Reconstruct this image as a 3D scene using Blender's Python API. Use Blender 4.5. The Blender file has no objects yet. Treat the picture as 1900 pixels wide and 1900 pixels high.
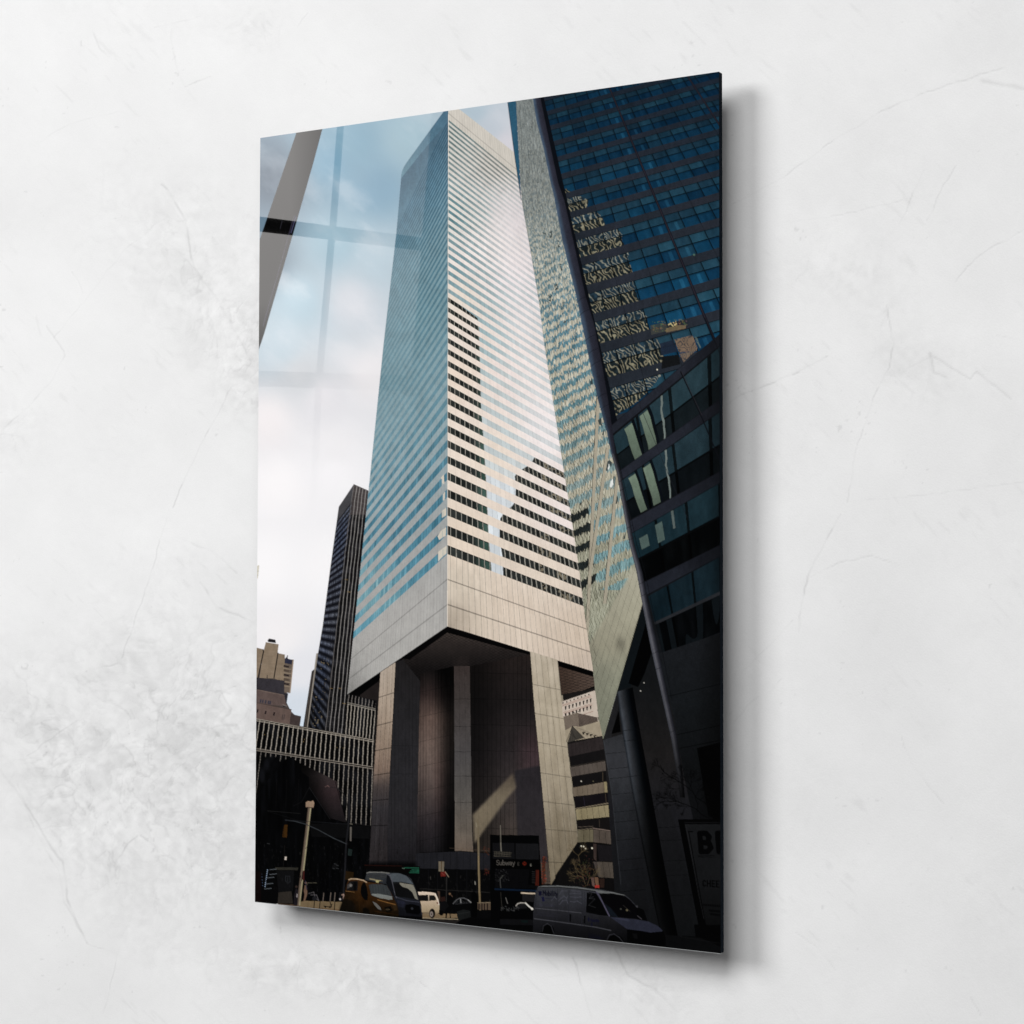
import numpy as np, math
# =====================================================================
# 1. THE PRINTED PICTURE.  The glass print is a flat picture of a street;
#    it is drawn here as a colour chart (chart units = fractions of the
#    print, reached through one plane-to-plane map) and later carried by
#    the print's own flat surface.
# =====================================================================
CORN = np.array([[483,256.],[1334,133.],[1337,1769.],[473,1673.]])   # print corners in chart units
X0,Y0,X1,Y1 = 466,122,1350,1780
SS = 2
W,H = (X1-X0)*SS,(Y1-Y0)*SS
img = np.zeros((H,W,3),np.float32)
lab = np.zeros((H,W),np.uint8)
PARTS = ['printed_sky']
CUR = [0]
def part(name):
    if name not in PARTS: PARTS.append(name)
    CUR[0] = PARTS.index(name)

def hom(src,dst):
    M=[]
    for (x,y),(u,v) in zip(src,dst):
        M.append([x,y,1,0,0,0,-u*x,-u*y,-u]); M.append([0,0,0,x,y,1,-v*x,-v*y,-v])
    return np.linalg.svd(np.array(M,float))[2][-1].reshape(3,3)
def ap(Hm,x,y):
    w = Hm[2,0]*x+Hm[2,1]*y+Hm[2,2]
    return (Hm[0,0]*x+Hm[0,1]*y+Hm[0,2])/w,(Hm[1,0]*x+Hm[1,1]*y+Hm[1,2])/w

def _h(ix,iy,seed):
    n = (ix.astype(np.int64)*374761393+iy.astype(np.int64)*668265263+seed*974634777)&0xffffffff
    n = ((n^(n>>13))*1274126177)&0xffffffff
    n = n^(n>>16)
    return ((n&0xffffff)/float(0xffffff)).astype(np.float32)
def noise(x,y,s=1,seed=0):
    x=np.asarray(x)/s; y=np.asarray(y)/s
    ix=np.floor(x); iy=np.floor(y); fx=x-ix; fy=y-iy
    fx=fx*fx*(3-2*fx); fy=fy*fy*(3-2*fy)
    a=_h(ix,iy,seed); b=_h(ix+1,iy,seed); c=_h(ix,iy+1,seed); d=_h(ix+1,iy+1,seed)
    return (a*(1-fx)+b*fx)*(1-fy)+(c*(1-fx)+d*fx)*fy
def fbm(x,y,s,seed=0,o=4):
    r=0;a=.5;t=0
    for i in range(o):
        r=r+a*noise(x,y,s/2**i,seed+i*7); t+=a; a*=.5
    return r/t
def rnd(i,j=0,seed=0): return _h(np.asarray(i),np.asarray(j)+np.zeros_like(np.asarray(i)),seed)
def step(a,b,x):
    t=np.clip((x-a)/(b-a),0,1); return t*t*(3-2*t)
def mixc(a,b,t):
    a=np.asarray(a,np.float32); b=np.asarray(b,np.float32); t=np.asarray(t)[...,None]
    return a*(1-t)+b*t
def idw(pts,x,y,p=2.0):
    num=0;den=0
    for (px,py),c in pts:
        w=1/((x-px)**2+(y-py)**2+40.)**p
        num=num+w[...,None]*np.array(c,np.float32); den=den+w
    return num/den[...,None]

def grid(x0,y0,x1,y1):
    i0=max(0,int((x0-X0)*SS)-1); i1=min(W,int((x1-X0)*SS)+2)
    j0=max(0,int((y0-Y0)*SS)-1); j1=min(H,int((y1-Y0)*SS)+2)
    if i1<=i0 or j1<=j0: return None
    yy,xx=np.mgrid[j0:j1,i0:i1].astype(np.float32)
    return i0,j0,i1,j1,(xx+.5)/SS+X0,(yy+.5)/SS+Y0
def put(g,m,col,alpha=1.0,tag=True):
    i0,j0,i1,j1,xx,yy=g
    sub=img[j0:j1,i0:i1]
    c=col(xx,yy) if callable(col) else np.array(col,np.float32)
    a=(m*alpha)[...,None] if not callable(alpha) else (m*alpha(xx,yy))[...,None]
    sub[:]=sub*(1-a)+c*a
    if tag: lab[j0:j1,i0:i1][m>.5]=CUR[0]
def inside(P,xx,yy):
    m=np.zeros(xx.shape,bool); n=len(P)
    for k in range(n):
        x1,y1=P[k]; x2,y2=P[(k+1)%n]
        if y1==y2: continue
        c=((yy>=min(y1,y2))&(yy<max(y1,y2)))
        m^=c&(xx<(x2-x1)*(yy-y1)/(y2-y1)+x1)
    return m
def poly(P,col,alpha=1.0,tag=True,soft=0):
    P=[(float(a),float(b)) for a,b in P]
    xs=[p[0] for p in P]; ys=[p[1] for p in P]
    g=grid(min(xs)-soft,min(ys)-soft,max(xs)+soft,max(ys)+soft)
    if g is None: return
    m=inside(P,g[4],g[5]).astype(np.float32)
    if soft:
        k=int(soft*SS)
        for ax in (0,1):
            c=np.cumsum(np.pad(m,[(k+1,k) if a==ax else (0,0) for a in (0,1)],mode='edge'),axis=ax)
            m=(c[2*k+1:]-c[:-2*k-1])/(2*k+1) if ax==0 else (c[:,2*k+1:]-c[:,:-2*k-1])/(2*k+1)
    put(g,m,col,alpha,tag)
def line(P,w,col,alpha=1.0,tag=False):
    for (x1,y1),(x2,y2) in zip(P[:-1],P[1:]):
        g=grid(min(x1,x2)-w-1,min(y1,y2)-w-1,max(x1,x2)+w+1,max(y1,y2)+w+1)
        if g is None: continue
        xx,yy=g[4],g[5]; dx,dy=x2-x1,y2-y1; L=dx*dx+dy*dy+1e-9
        t=np.clip(((xx-x1)*dx+(yy-y1)*dy)/L,0,1)
        d=np.hypot(xx-x1-t*dx,yy-y1-t*dy)
        put(g,np.clip((w/2-d)*SS+.5,0,1).astype(np.float32),col,alpha,tag)
def disc(x,y,r,col,alpha=1.0,ry=None,tag=False):
    ry=ry or r
    g=grid(x-r-1,y-ry-1,x+r+1,y+ry+1)
    if g is None: return
    d=np.hypot((g[4]-x)/r,(g[5]-y)/ry)
    put(g,np.clip((1-d)*min(r,ry)*SS+.5,0,1).astype(np.float32),col,alpha,tag)
def zf(ox,oy,s):
    def f(*v):
        return [(ox+v[i]/s,oy+v[i+1]/s) for i in range(0,len(v),2)]
    return f
def vgrad(stops,n=2,seed=0,amp=0):
    ys=[s[0] for s in stops]; cs=np.array([s[1] for s in stops],np.float32)
    def f(x,y):
        v=np.stack([np.interp(y,ys,cs[:,k]) for k in range(3)],-1)
        if amp: v=v+(fbm(x,y,n,seed)-.5)[...,None]*amp
        return v
    return f
def flat(c,amp=4,s=6,seed=1):
    return lambda x,y: np.array(c,np.float32)+(fbm(x,y,s,seed,3)-.5)[...,None]*2*amp

# ------------------------------------------------------------- sky
SKY=[((650,262),(118,158,180)),((610,300),(112,155,180)),((700,350),(118,156,180)),((760,260),(150,180,194)),((520,330),(62,84,104)),((500,480),(96,120,138)),
 ((620,450),(150,182,198)),((560,560),(165,192,206)),((520,640),(190,206,216)),((700,480),(176,196,208)),((650,560),(206,210,217)),
 ((560,700),(205,208,212)),((600,740),(228,226,230)),((690,700),(234,231,233)),((500,780),(240,235,236)),((620,830),(240,238,240)),
 ((520,900),(250,247,248)),((620,880),(248,246,248)),((500,1050),(253,251,252)),((600,1050),(252,250,251)),((520,1180),(246,243,244)),
 ((560,1250),(232,232,237)),((560,1310),(212,220,230)),((545,1345),(208,222,236)),((880,205),(172,190,202)),((910,235),(188,197,207)),((940,270),(208,206,213)),((950,310),(214,208,212))]
def sky(x,y):
    c=idw(SKY,x,y,1.4); c=c*.89+np.array((238,239,240),np.float32)*.11*step(480,560,x)[...,None]+c*.11*(1-step(480,560,x))[...,None]
    u=x*.78+y*.62; v=-x*.62+y*.78
    n=fbm(u,v*2.2,90,3,5)-.5; n2=fbm(x+30*n,y,38,9,4)-.5
    k=np.clip((1000-y)/450,.12,1)*np.clip(1.2-np.abs(y-620)/700,.35,1)
    white=np.array((244,240,242),np.float32)
    t=np.clip(n*1.0+n2*.3,-.3,.3)*k
    c=np.where((t>0)[...,None],c*(1-t[...,None])+white*t[...,None],c*(1+t[...,None]*.07))
    return c
part('printed_sky'); poly([(X0,Y0),(X1,Y0),(X1,Y1),(X0,Y1)],sky)

# ------------------------------------------------------------- dark slab at the upper left
part('printed_dark_tower')
poly([(464,1440),(1350,1440),(1350,1790),(464,1790)],(8,8,10),tag=False)
B=[(549,238),(602,225),(598,240),(582,300),(545,430),(490,620),(478,655),(460,655),(460,520),(483,441),(549,249)]
poly(B,(1,1,2))
line([(530,430),(484,610)],1.0,(46,44,52),.5); line([(546,400),(488,605)],1.4,(70,66,88),.75)
line([(549,402),(540,432)],1.2,(90,90,125),.8); line([(526,398),(520,424)],.9,(60,60,70),.7)

# ------------------------------------------------------------- far left: a sliver, flats, dark tower
part('printed_pale_block'); poly([(474,1050),(481,1049),(478.5,1072),(474,1078)],(214,208,192)); line([(474,1060),(480,1060)],1,(150,150,140),.8); line([(474,1067),(479,1067)],1,(150,150,140),.8)
part('printed_narrow_building')
poly([(562,1352),(578.4,1245.5),(585,1240),(588.5,1212),(594,1212),(600,1355)],(52,48,46)); line([(588.6,1214),(571,1352)],4,(150,142,132),.9,True); line([(579,1250),(566,1350)],1,(95,86,78),.7)
part('printed_black_tower')
AP=(656.6,898.4)
BT=[(628.6,940.4),AP,(692,914),(694,940),(668,1160),(650,1290),(650,1372),(640,1380),(566,1380),(571,1349),(590,1212.6),(599,1160),(612,1060)]
poly(BT,(22,22,26))
HB=hom([(628.6,940.4),AP,(625,1160),(599,1160)],[(0,0),(1,0),(1,1),(0,1)])
def bt_left(x,y):
    s,t=ap(HB,x,y)
    row=np.floor(t*21+s*.0); fr=t*21-row
    v=noise(s*34,row,1,3)
    up=step(.2,.15,t)
    c=mixc((26,26,32),(140,142,148),np.clip(1.2-np.abs(fr-.6)*3.,0,1)*(.3+.7*v)*.85)
    blue=noise(s*2,t*3,1,9)
    c=c*mixc((1,1,1),(.82,.92,1.1),blue)
    c=np.where((np.mod(s*26,1)<.38)[...,None],c*.58,c)
    c=np.where((t<.14)[...,None],np.array((66,66,70),np.float32)+((np.mod(s*26,1)<.4)*-14.)[...,None],c)
    c=c*(1-.55*step(1.15,1.9,t))[...,None]
    sp=(noise(x,y,2.2,5)>.80)&(t>1.2)&(t<1.75)&(s>.15)&(s<.8)&(noise(x,y,16,6)>.5)
    return np.where(sp[...,None],np.array((92,84,70),np.float32),c)
poly([(628.6,940.4),AP,(650,960),(625,1160),(612,1262),(602,1375),(566,1375),(571,1349),(590,1212.6),(599,1160),(612,1060)],bt_left)
def bt_right(x,y):
    n=noise(x,y*.35,5,3); c=mixc((18,17,19),(46,45,48),step(.45,.9,n)*.7)
    c=np.where((y<955)[...,None],np.array((62,56,56),np.float32),c)
    return c+((np.mod((y-x*.2)/9.5,1)<.18)*10.)[...,None]
poly([AP,(692,914),(694,940),(668,1160),(655,1290),(655,1380),(602,1375),(612,1262),(625,1160),(650,960)],bt_right)
z=zf(465,1160,7.6)
for k,(tx,bx) in enumerate([(656.6,602.5),(662.3,610),(668,617.5),(673.6,625),(679.5,632.5)]):
    ty=899+k*2.2
    n=34; P=[(tx+(bx-tx)*((i/n)**.92)+math.sin(i*1.9+k)*.35, ty+(1372-ty)*i/n) for i in range(n+1)]
    line(P,1.3,(150,146,142) if k else (108,104,102),.8)
for a,b in ((640,1075),(645,1098),(612,1277),(628,1277),(636,1305)): line([(a,b),(a+5,b+.6)],1.3,(150,124,80),.6)
poly([(466,1240),(520,1222),(538,1250),(530,1300),(540,1320),(556,1335),(548,1360),(466,1340)],(74,66,62),tag=False); part('printed_tan_flats')
tan=lambda x,y: np.array((134,118,100),np.float32)+((fbm(x,y*3,14,3,3)-.5)*14)[...,None]-((np.mod(y*.42-x*.03,1)<.18)*5.)[...,None]
poly(z(60,312,175,340,182,372,105,760,60,760),tan); poly(z(215,240,395,270,380,395,330,750,125,745,180,380),tan)
poly(z(385,395,485,415,480,480,470,800,330,750),lambda x,y:tan(x,y)*.97); poly(z(480,470,608,490,560,960,470,945),(104,92,82))
poly(z(240,215,260,188,350,205,357,252,245,236),(34,32,36)); line(z(175,345,182,372,105,740),2.2,(40,34,32),.95); line(z(386,395,330,740),2.2,(44,38,34),.95)
poly(z(485,465,590,488,580,555,478,535),(46,48,66)); line(z(600,490,555,950),2,(160,140,120),.9)
for r in range(5): 
    yy=560+r*62; poly(z(470,yy,545,yy+16,538,yy+42,462,yy+26),(52,44,42) if r%2==0 else (84,72,62)); line(z(468,yy+48,565,yy+62),1.2,(158,140,118),.8)
line(z(520,430,512,470),1.5,(40,36,38)); poly(z(488,470,515,440,530,480),(50,48,52))
part('printed_brown_block')
poly(z(60,735,120,740,490,782,475,800,475,990,60,920),(54,51,56)); poly(z(470,960,530,960,500,1150,455,1150),(44,44,50))
poly(z(60,900,90,905,475,985,505,1140,60,1110),flat((92,78,74),4)); poly(z(60,1085,575,1188,552,1410,60,1330),flat((98,82,76),4)); poly(z(565,1250,713,1285,690,1440,548,1405),(66,56,54))
for a in (135,165,205,245,270): poly(z(a,1042+(a-135)*.18,a+22,1046+(a-135)*.18,a+14,1095+(a-135)*.18,a-8,1090+(a-135)*.18),(58,56,66))
for a,b in ((90,1185),(205,1205),(325,1225)): poly(z(a,b,a+24,b+4,a+12,b+52,a-12,b+48),(40,34,36))
for a in (455,478): line(z(a,1262,a-10,1330),1.6,(64,56,56),.9)
line(z(60,1088,575,1190),1.2,(60,52,50),.9); line(z(60,905,475,987),1.1,(120,104,94),.8); line(z(455,1120,500,1140,515,1135),1.2,(130,124,118),.7)
poly(z(225,745,228,700,238,705,242,745),(50,48,50))

# ------------------------------------------------------------- facade maths of the main tower
ysC=np.array([1011,975.5,941.3,909,877.4,847.9,819,791.8,766.3,741,716.8,694.5,672,650.5,630,609.7,591.8,573,554.5,538,520.4,504,488.2,472.4,457.9,443.4,430.7,417.4,403.5,390.2,378.2,365.6,353.6,341.6,330.2,319.5,308.7,298.6,289.2,279,268.9,258.8,249.4,239.9,230.4,221.6])
tC=np.arange(46.)
ca,cb,cc=np.linalg.lstsq(np.stack([np.ones(46),tC,-tC*ysC],1),ysC,rcond=None)[0]
ye=(ca+cb*tC)/(1+cc*tC)
yext=np.concatenate([[1162+40,1162,1119,1073.5],ysC,[212.4,203.5]]); text=np.concatenate([[-4.9,-4,-3,-1.75],tC,[46,47]])
def tfix(th):
    yc=(ca+cb*th)/(1+cc*th)
    yc=yc+np.interp(th,tC,ysC-ye)*0
    return np.interp(-yc,-yext,text)
def yh(t): return (ca+cb*t)/(1+cc*t)
SR=26.5; SL=38.
HR=hom([(829.8,yh(0)),(831.7,yh(45)),(1080,1107),(960.4,328.6)],[(0,0),(0,45),(SR,0),(SR,45)])
HL=hom([(829.8,yh(0)),(831.7,yh(45)),(657.6,1168.7),(736.3,426.8)],[(0,0),(0,45),(SL,0),(SL,45)])

# right (sunlit) face
CLR=[((840,230),(205,203,196)),((930,280),(206,200,192)),((840,400),(222,219,212)),((960,400),(214,206,206)),((900,470),(242,232,228)),((960,520),(234,223,223)),((840,560),(233,220,207)),((840,700),(236,219,203)),((950,700),(239,224,218)),((1020,800),(246,236,234)),((900,850),(236,221,206)),((1050,950),(240,227,222)),((850,1000),(230,213,195)),((1000,1060),(228,213,197)),((840,1090),(212,199,182)),((950,1130),(221,205,188)),((1075,1180),(212,195,177)),((840,1150),(198,184,167)),((1095,1235),(200,184,168))]
WNR=[((840,240),(104,124,124)),((930,300),(128,134,130)),((840,400),(98,133,140)),((890,400),(140,160,162)),((930,410),(194,193,193)),((960,420),(205,198,200)),((840,500),(116,148,156)),((900,520),(150,170,174)),((900,560),(150,173,177)),((980,600),(180,190,194)),((960,480),(202,198,200)),((860,600),(140,168,174)),((920,620),(165,188,192)),((950,700),(190,200,200)),((1020,780),(208,211,212)),((920,800),(196,206,207)),((930,900),(212,217,217)),((915,1000),(216,223,227))]
DA=[(826,551),(832,550),(886,590),(889,610),(891,690),(893,760),(896,800),(900,855),(903,905),(907,1000),(912,1056),(912,1075),(826,1035)]
DB=[(985,862),(991,850),(1000,850),(1052,872),(1052,900),(1090,1122),(1090,1135),(934,1076),(932,1030),(927,1000),(927,985),(928,962),(938,950),(950,938),(956,930),(957,905),(955,885),(960,878),(968,872),(978,866)]
def right_face(x,y):
    s,th=ap(HR,x,y); t=tfix(th)
    c=idw(CLR,x,y,1.3)
    k=np.ceil(t); u=k-t
    win=(u<.47)&(k>=0)&(k<=45)
    sp=s+.45
    wf=idw(WNR,x,y,1.3)
    col=np.floor(sp*1.0); fs=sp-col
    wf=wf+((rnd(col,k,5)-.5)*14)[...,None]
    # column lines between panes
    pane=np.abs(fs-.0)<.05; pane|=fs>.95
    wf=np.where(pane[...,None],wf*.90,wf)
    dA=inside(DA,x,y); dB=inside(DB,x,y+ (rnd(col,k,8)-.5)*3)
    dk=np.array((42,46,44),np.float32)+((rnd(col,k,6)-.5)*22)[...,None]
    grn=step(875,900,x)*dA
    dk=dk+grn[...,None]*np.array((18,38,32),np.float32)
    dk=np.where((u<.06)[...,None],dk*.5,dk)
    lo=(noise(x,y,3,31)>.62)&(x>1000)&(noise(s,k,2.5,33)>.45)
    dk=np.where((lo&dB)[...,None],np.array((120,112,96),np.float32),dk)
    jag=fs+(noise(s,t*6,.6,3)-.5)*.10
    mul=np.where(dB,(jag<.10)|(jag>.93),(fs<.055)|(fs>.955))
    dk=np.where(mul[...,None],np.array((150,147,138),np.float32),dk)
    isd=(dA|dB)&win
    br=win&(~isd)&(y>870+(x-900)*.45)&(x<965)
    wf=np.where(br[...,None],np.array((216,222,226),np.float32)+((rnd(col,k,3)-.5)*26)[...,None]-pane[...,None]*26,wf)
    c=c+((fbm(x,y,9,4,3)-.5)*8)[...,None]+((rnd(col,np.floor(t),12)-.5)*5)[...,None]
    seam=((fs<.05)|(fs>.97))&(y>560)
    c=np.where((seam&~win)[...,None],c*(.955-.03*step(900,1100,y))[...,None],c)
    # faint dirt streaks and the joints of the blank fascia
    fas=(t<-.47)
    st=(noise(s*6,t*.5,1,17)-.5)*16
    c=c+np.where(fas,st,st*.25)[...,None]
    j=(np.abs(t+1.75)<.035)|(np.abs(t+3.0)<.035)
    c=np.where((j&fas)[...,None],c*.72,c)
    c=np.where((fas&((fs<.07)))[...,None],c*.84,c)
    shade=1-.10*step(1090,1162,y)*step(900,830,x)
    c=c*shade[...,None]
    c=np.where(win[...,None],np.where(isd[...,None],dk,wf),c)
    par=(t>45.02)
    pc=np.array((206,200,190),np.float32)+((fbm(x*3,y*.4,10,8,3)-.5)*14)[...,None]
    ps=(np.mod(s*1.0,1)<.22)
    pc=np.where(ps[...,None],pc*.94,pc)
    line2=(np.abs(t-46.3)<.12)
    pc=np.where(line2[...,None],pc*.86,pc)
    return np.where(par[...,None],pc,c)
part('printed_white_tower')
poly([(831.8,180),(834,182),(845,198),(856,205.5),(900,240),(955,283.5),(963,300),(1000,500),(1110,1160),(1104,1246.5),(1101,1245.5),(1034,1225),(983.6,1209),(860,1170.6),(829.6,1162)],right_face)
# brilliant sheen of low sun over the middle of this face
poly([(905,380),(962,330),(1040,800),(1040,860),(960,760),(925,560)],(252,245,245),.36,soft=30,tag=False)
line([(831.9,205),(829.8,1162)],1.3,(236,226,214),.9)

# left (shaded) face
LC=[(230,(72,106,128)),(330,(98,138,158)),(430,(116,150,162)),(550,(118,154,164)),(700,(132,160,168)),(850,(148,164,168)),(1000,(160,160,158)),(1100,(168,164,160)),(1290,(172,168,162))]
LW=[(230,(42,80,106)),(330,(48,94,120)),(430,(62,108,128)),(550,(74,120,138)),(700,(92,136,152)),(800,(76,130,150)),(900,(64,124,148)),(1000,(66,130,154)),(1100,(86,152,174)),(1200,(100,162,180))]
def left_face(x,y):
    s,th=ap(HL,x,y); t=tfix(th)
    f=vgrad(LC); g=vgrad(LW)
    yc=yh(th)
    ym=.55*y+.45*yc
    c=f(x,ym); w=g(x,ym)
    k=np.ceil(t); u=k-t
    win=(u<.47)&(k>=0)&(k<=45)
    col=np.floor(s); fs=s-col
    # glass catching light low at the far end
    lit=step(980,1080,y)*step(770,690,x+ (y-1050)*-.3)*(1-step(1120,1160,y))
    w=mixc(w,(138,180,184),np.clip(lit*(.35+.65*rnd(col,k,41)),0,1)*.75)
    w=w+((rnd(col,k,2)-.5)*26)[...,None]*step(700,900,y)[...,None]
    mull=((fs<.10)|(fs>.95))&(y>640)&(k<9)
    w=np.where(mull[...,None],w*.82,w)
    c=c+((fbm(x,y,7,14,3)-.5)*8)[...,None]
    # soft random contrast far up where floors crowd together
    top=step(640,430,y)
    far=step(0,38,s)
    mixk=np.clip(.18+.45*far,0,.75)*step(1000,650,y)
    avg=c*.55+w*.45
    c=mixc(c,avg,mixk) if False else c*(1-mixk[...,None])+avg*mixk[...,None]
    w=w*(1-mixk[...,None])+avg*mixk[...,None]
    fas=t<-.47
    vst=(noise(s*4,t*.4,1,27)-.5)*16
    c=c+np.where(fas,vst,vst*.3)[...,None]
    c=np.where((fas&((fs<.10)))[...,None],c*.84,c)
    c=np.where(((~fas)&(fs<.07)&(y>700))[...,None],c*.93,c)
    j=(np.abs(t+1.75)<.04)|(np.abs(t+3.0)<.04)
    c=np.where((j&fas)[...,None],c*.74,c)
    c=np.where(fas[...,None],mixc(c,(172,172,168),.35+0*x),c)
    c=c*(1-.22*np.clip(-(t+.47)/3.4,0,1)*step(700,640,x))[...,None]
    r=np.where(win[...,None],w,c)
    gy=r.mean(-1,keepdims=True)
    return r*.80+gy*.20+4
LF=[(831.8,190),(823.5,206.4),(754,302.4),(750,309),(746,318),(744.8,325),(735.7,430),(711.6,640),(687,880),(644.5,1288),(829.6,1162)]
poly(LF,left_face)
# blank parapet band under the sloping roof line
poly([(831.8,190),(823.5,206.4),(754,302.4),(746,318),(744.8,330),(775,292),(800,262),(831,226)],lambda x,y:vgrad([(200,(74,106,128)),(330,(112,148,162))])(x,y)+((np.mod(x*.9,1.0)<.35)*-5.)[...,None],.8)
for P in ([(818.5,886),(823.5,880),(824.5,897),(820,901)],[(822,917),(826,912),(825,928),(822,929)],[(820,948),(828,942),(828,956),(820,961)],
          [(812,995),(818,985),(828,978),(827,994),(820,998),(815,1002)],[(813,1024),(821,1018),(829,1012),(828.5,1027),(820,1034),(813,1042)]):
    poly(P,(214,204,188),.95,tag=False)
line([(822,949),(822,960)],.8,(120,150,160),.7); line([(821,985),(821,999)],.8,(120,150,160),.6); line([(822,1019),(822,1034)],.8,(120,150,160),.6)
line([(819.5,889),(819.5,897),(822,899)],1.0,(70,140,170),.9)

# ------------------------------------------------------------- low dark building with pale fins
part('printed_fin_building')
blk=lambda x,y: mixc((9,9,11),(24,25,30),step(.45,.85,noise(x,y*.4,9,7))*.8)
poly([(464,1331),(476,1334),(563,1348),(645,1363),(647,1288),(650,1284),(700,1290),(700,1540),(464,1540)],blk)
def fin(x1,y1,x2,y2,w=1.7,c=(176,168,156),al=.85,seed=0):
    n=max(3,int(abs(y2-y1)/5)); P=[(x1+(x2-x1)*i/n+math.sin(i*2.1+seed)*.35,y1+(y2-y1)*i/n) for i in range(n+1)]
    line(P,w,c,al)
def ytop(x): return 1334+(x-476)*.1815
def ymid(x): return 1389+(x-476)*.158
for i in range(-1,26):
    xt=473+i*9.05+ (i*i)*-.012
    f=(xt-473)/223.; ln=-.155+.12*f
    y1=ytop(xt); y2=ymid(xt+ln*55)
    fin(xt,y1+2,xt+ln*(y2-y1),y2,1.5,(170,162,150),.82,i)
    d3=(1442 if f<.12 else (1412 if f<.26 else 1440+ (f-.3)*200)) 
    yb=min(d3+ (0 if f<.3 else 10),1531)
    if f>.72: yb=1531
    if .12<f<.24: yb=1404
    if f<.12: yb=1470
    xm=xt+ln*(y2-y1)
    fin(xm+1.2,y2+4,xm+1.2+ln*.8*(yb-y2),yb,1.4,(158,150,140),.72 if f>.3 else .5,i+5)
for o in (0,3.2): line([(464,1332+o),(476,1334+o),(697,1374+o)],1.1,(178,168,154),.85)
for o in (0,3.4): line([(464,1387+o),(697,1424+o)],1.1,(160,150,138),.8)
for i in range(9): 
    xt=646+i*6.3; fin(xt+1.5,1289+i*1.6,xt,1303+i*1.5,1.2,(140,134,128),.75,i); fin(xt,1306+i*1.5,xt-4.5,1362+i*1.2,1.4,(172,164,152),.85,i+3)
for o in (0,3): line([(645,1303.5+o),(700,1316+o)],1.0,(165,158,146),.8)
for a,b in ((491,1363),(520,1368),(563,1376),(565,1372),(594,1382),(625,1387),(637,1388)): disc(a,b,.8,(160,132,80),.6)
poly([(464,1440),(520,1400),(560,1410),(600,1430),(692,1533),(692,1800),(464,1800)],(6,6,8),.0)

# ------------------------------------------------------------- curved dark roof and black base
part('printed_dark_church')
z=zf(465,1380,7.6)
poly(z(-20,600,90,760,200,560,330,420,420,300,520,190,580,190,700,275,830,335,1210,530,1350,1110,1680,1160,1690,1250,1680,3100,-20,3100),lambda x,y: mixc((3,3,4),(14,15,19),noise(x*2,y*.3,9,4)))
def roof(x,y): 
    return .88*vgrad([(1415,(26,22,24)),(1440,(58,50,50)),(1470,(56,44,46)),(1530,(30,27,29))])(x,y)*(.35+.75*step(565,610,x+(y-1440)*-.25))[...,None]
poly(z(700,270,830,335,1000,420,1210,530,1350,1110,1130,1050,960,800,830,600,820,470,720,400),roof)
line(z(1195,535,1350,1110),1.3,(12,12,14)); line(z(830,610,720,820,600,880),.9,(30,28,30),.7); line(z(830,620,1120,1060),1.1,(38,36,38),.8)
line(z(1350,1100,1680,1160),1.2,(38,36,36),.7); poly(z(840,1130,1350,1120,1680,1180,1680,1340,860,1310),(18,18,20))
for a in (370,510,680): line(z(a,500,a-15,900),.8,(26,24,24),.6)
line(z(240,945,700,985),1.2,(34,34,34),.8)
part('printed_storefront')
z=zf(465,1560,7.917)
poly(z(20,430,360,400,700,395,700,960,20,920),(12,12,14)); poly(z(360,390,700,395,690,430,370,425),(52,50,44)); poly(z(410,760,600,740,620,920,400,920),(52,47,42))
poly(z(380,440,640,440,620,740,410,760),(22,22,24)); line(z(515,520,575,520,580,600,545,625,515,590,515,520),1,(48,50,54),.8); line(z(548,540,545,600),1.2,(50,52,56),.8)
for i in range(10): disc(*z(248-i*4,430+i*27)[0],.9,(170,190,215),.9)
for r,(a,b) in enumerate([(285,425),(285,495),(245,545),(230,635),(205,708)]): 
    for q in range(7): disc(*z(a+q*16,b-q*1.5)[0],.55,(150,158,165),.8)
for i in range(5): disc(*z(165+3*i,490+i*42)[0],.6,(110,130,170),.7)
poly(z(70,440,150,460,150,900,70,900),(26,12,12)); poly(z(502,232,530,234,525,282,500,280),(206,194,182)); line(z(500,70,480,380),1,(36,32,30),.8); poly(z(385,925,402,925,402,940,385,938),(230,226,220))
line(z(245,40,280,46),1.2,(60,60,62),.8)

# ------------------------------------------------------------- under the main tower
part('printed_tower_legs')
poly([(644.5,1288),(829.6,1162),(860,1170.6),(983.6,1209),(1034,1225),(1101,1245.5),(1106,1300),(1043,1301),(1060,1620),(690,1640),(684.7,1608),(697,1300)],(24,22,23))
def soff(x,y):
    c=vgrad([(1170,(66,58,54)),(1200,(48,42,40)),(1240,(26,23,23)),(1320,(18,17,18)),(1600,(30,29,31))])(x,y)
    u=(x-829)*.52+(y-1162); v=-(x-829)*.62+(y-1162)
    g=((np.mod(u/5.2,1)<.16)|(np.mod(v/5.2,1)<.16))&(y<1262)
    return np.where(g[...,None],c*.60,c)
poly([(829.6,1168),(984,1212),(984,1300),(843,1300),(779,1300),(734,1232)],soff)
poly([(644.5,1288),(829.6,1162),(984,1209),(984,1216),(975,1213),(962,1210),(830,1174),(760,1224),(749,1222),(706,1252),(668,1292)],(10,9,10))
poly([(668,1290),(706,1262),(705,1300),(670,1294)],(36,31,30)); poly([(650,1286),(706,1246),(706,1262),(666,1290)],(6,6,7))
poly([(1034,1226),(1102,1246),(1104,1276),(1043,1300),(1037,1250)],lambda x,y: np.where(((np.mod(((x-1034)*.30-(y-1226))/5.,1)<.18)|(np.mod(((x-1034)*.42+(y-1226))/6.,1)<.16))[...,None],np.array((44,36,33),np.float32),np.array((86,72,64),np.float32)-np.clip((1290-x)*0+ (1100-x)*.35,0,25)[...,None]*1.))
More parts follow.
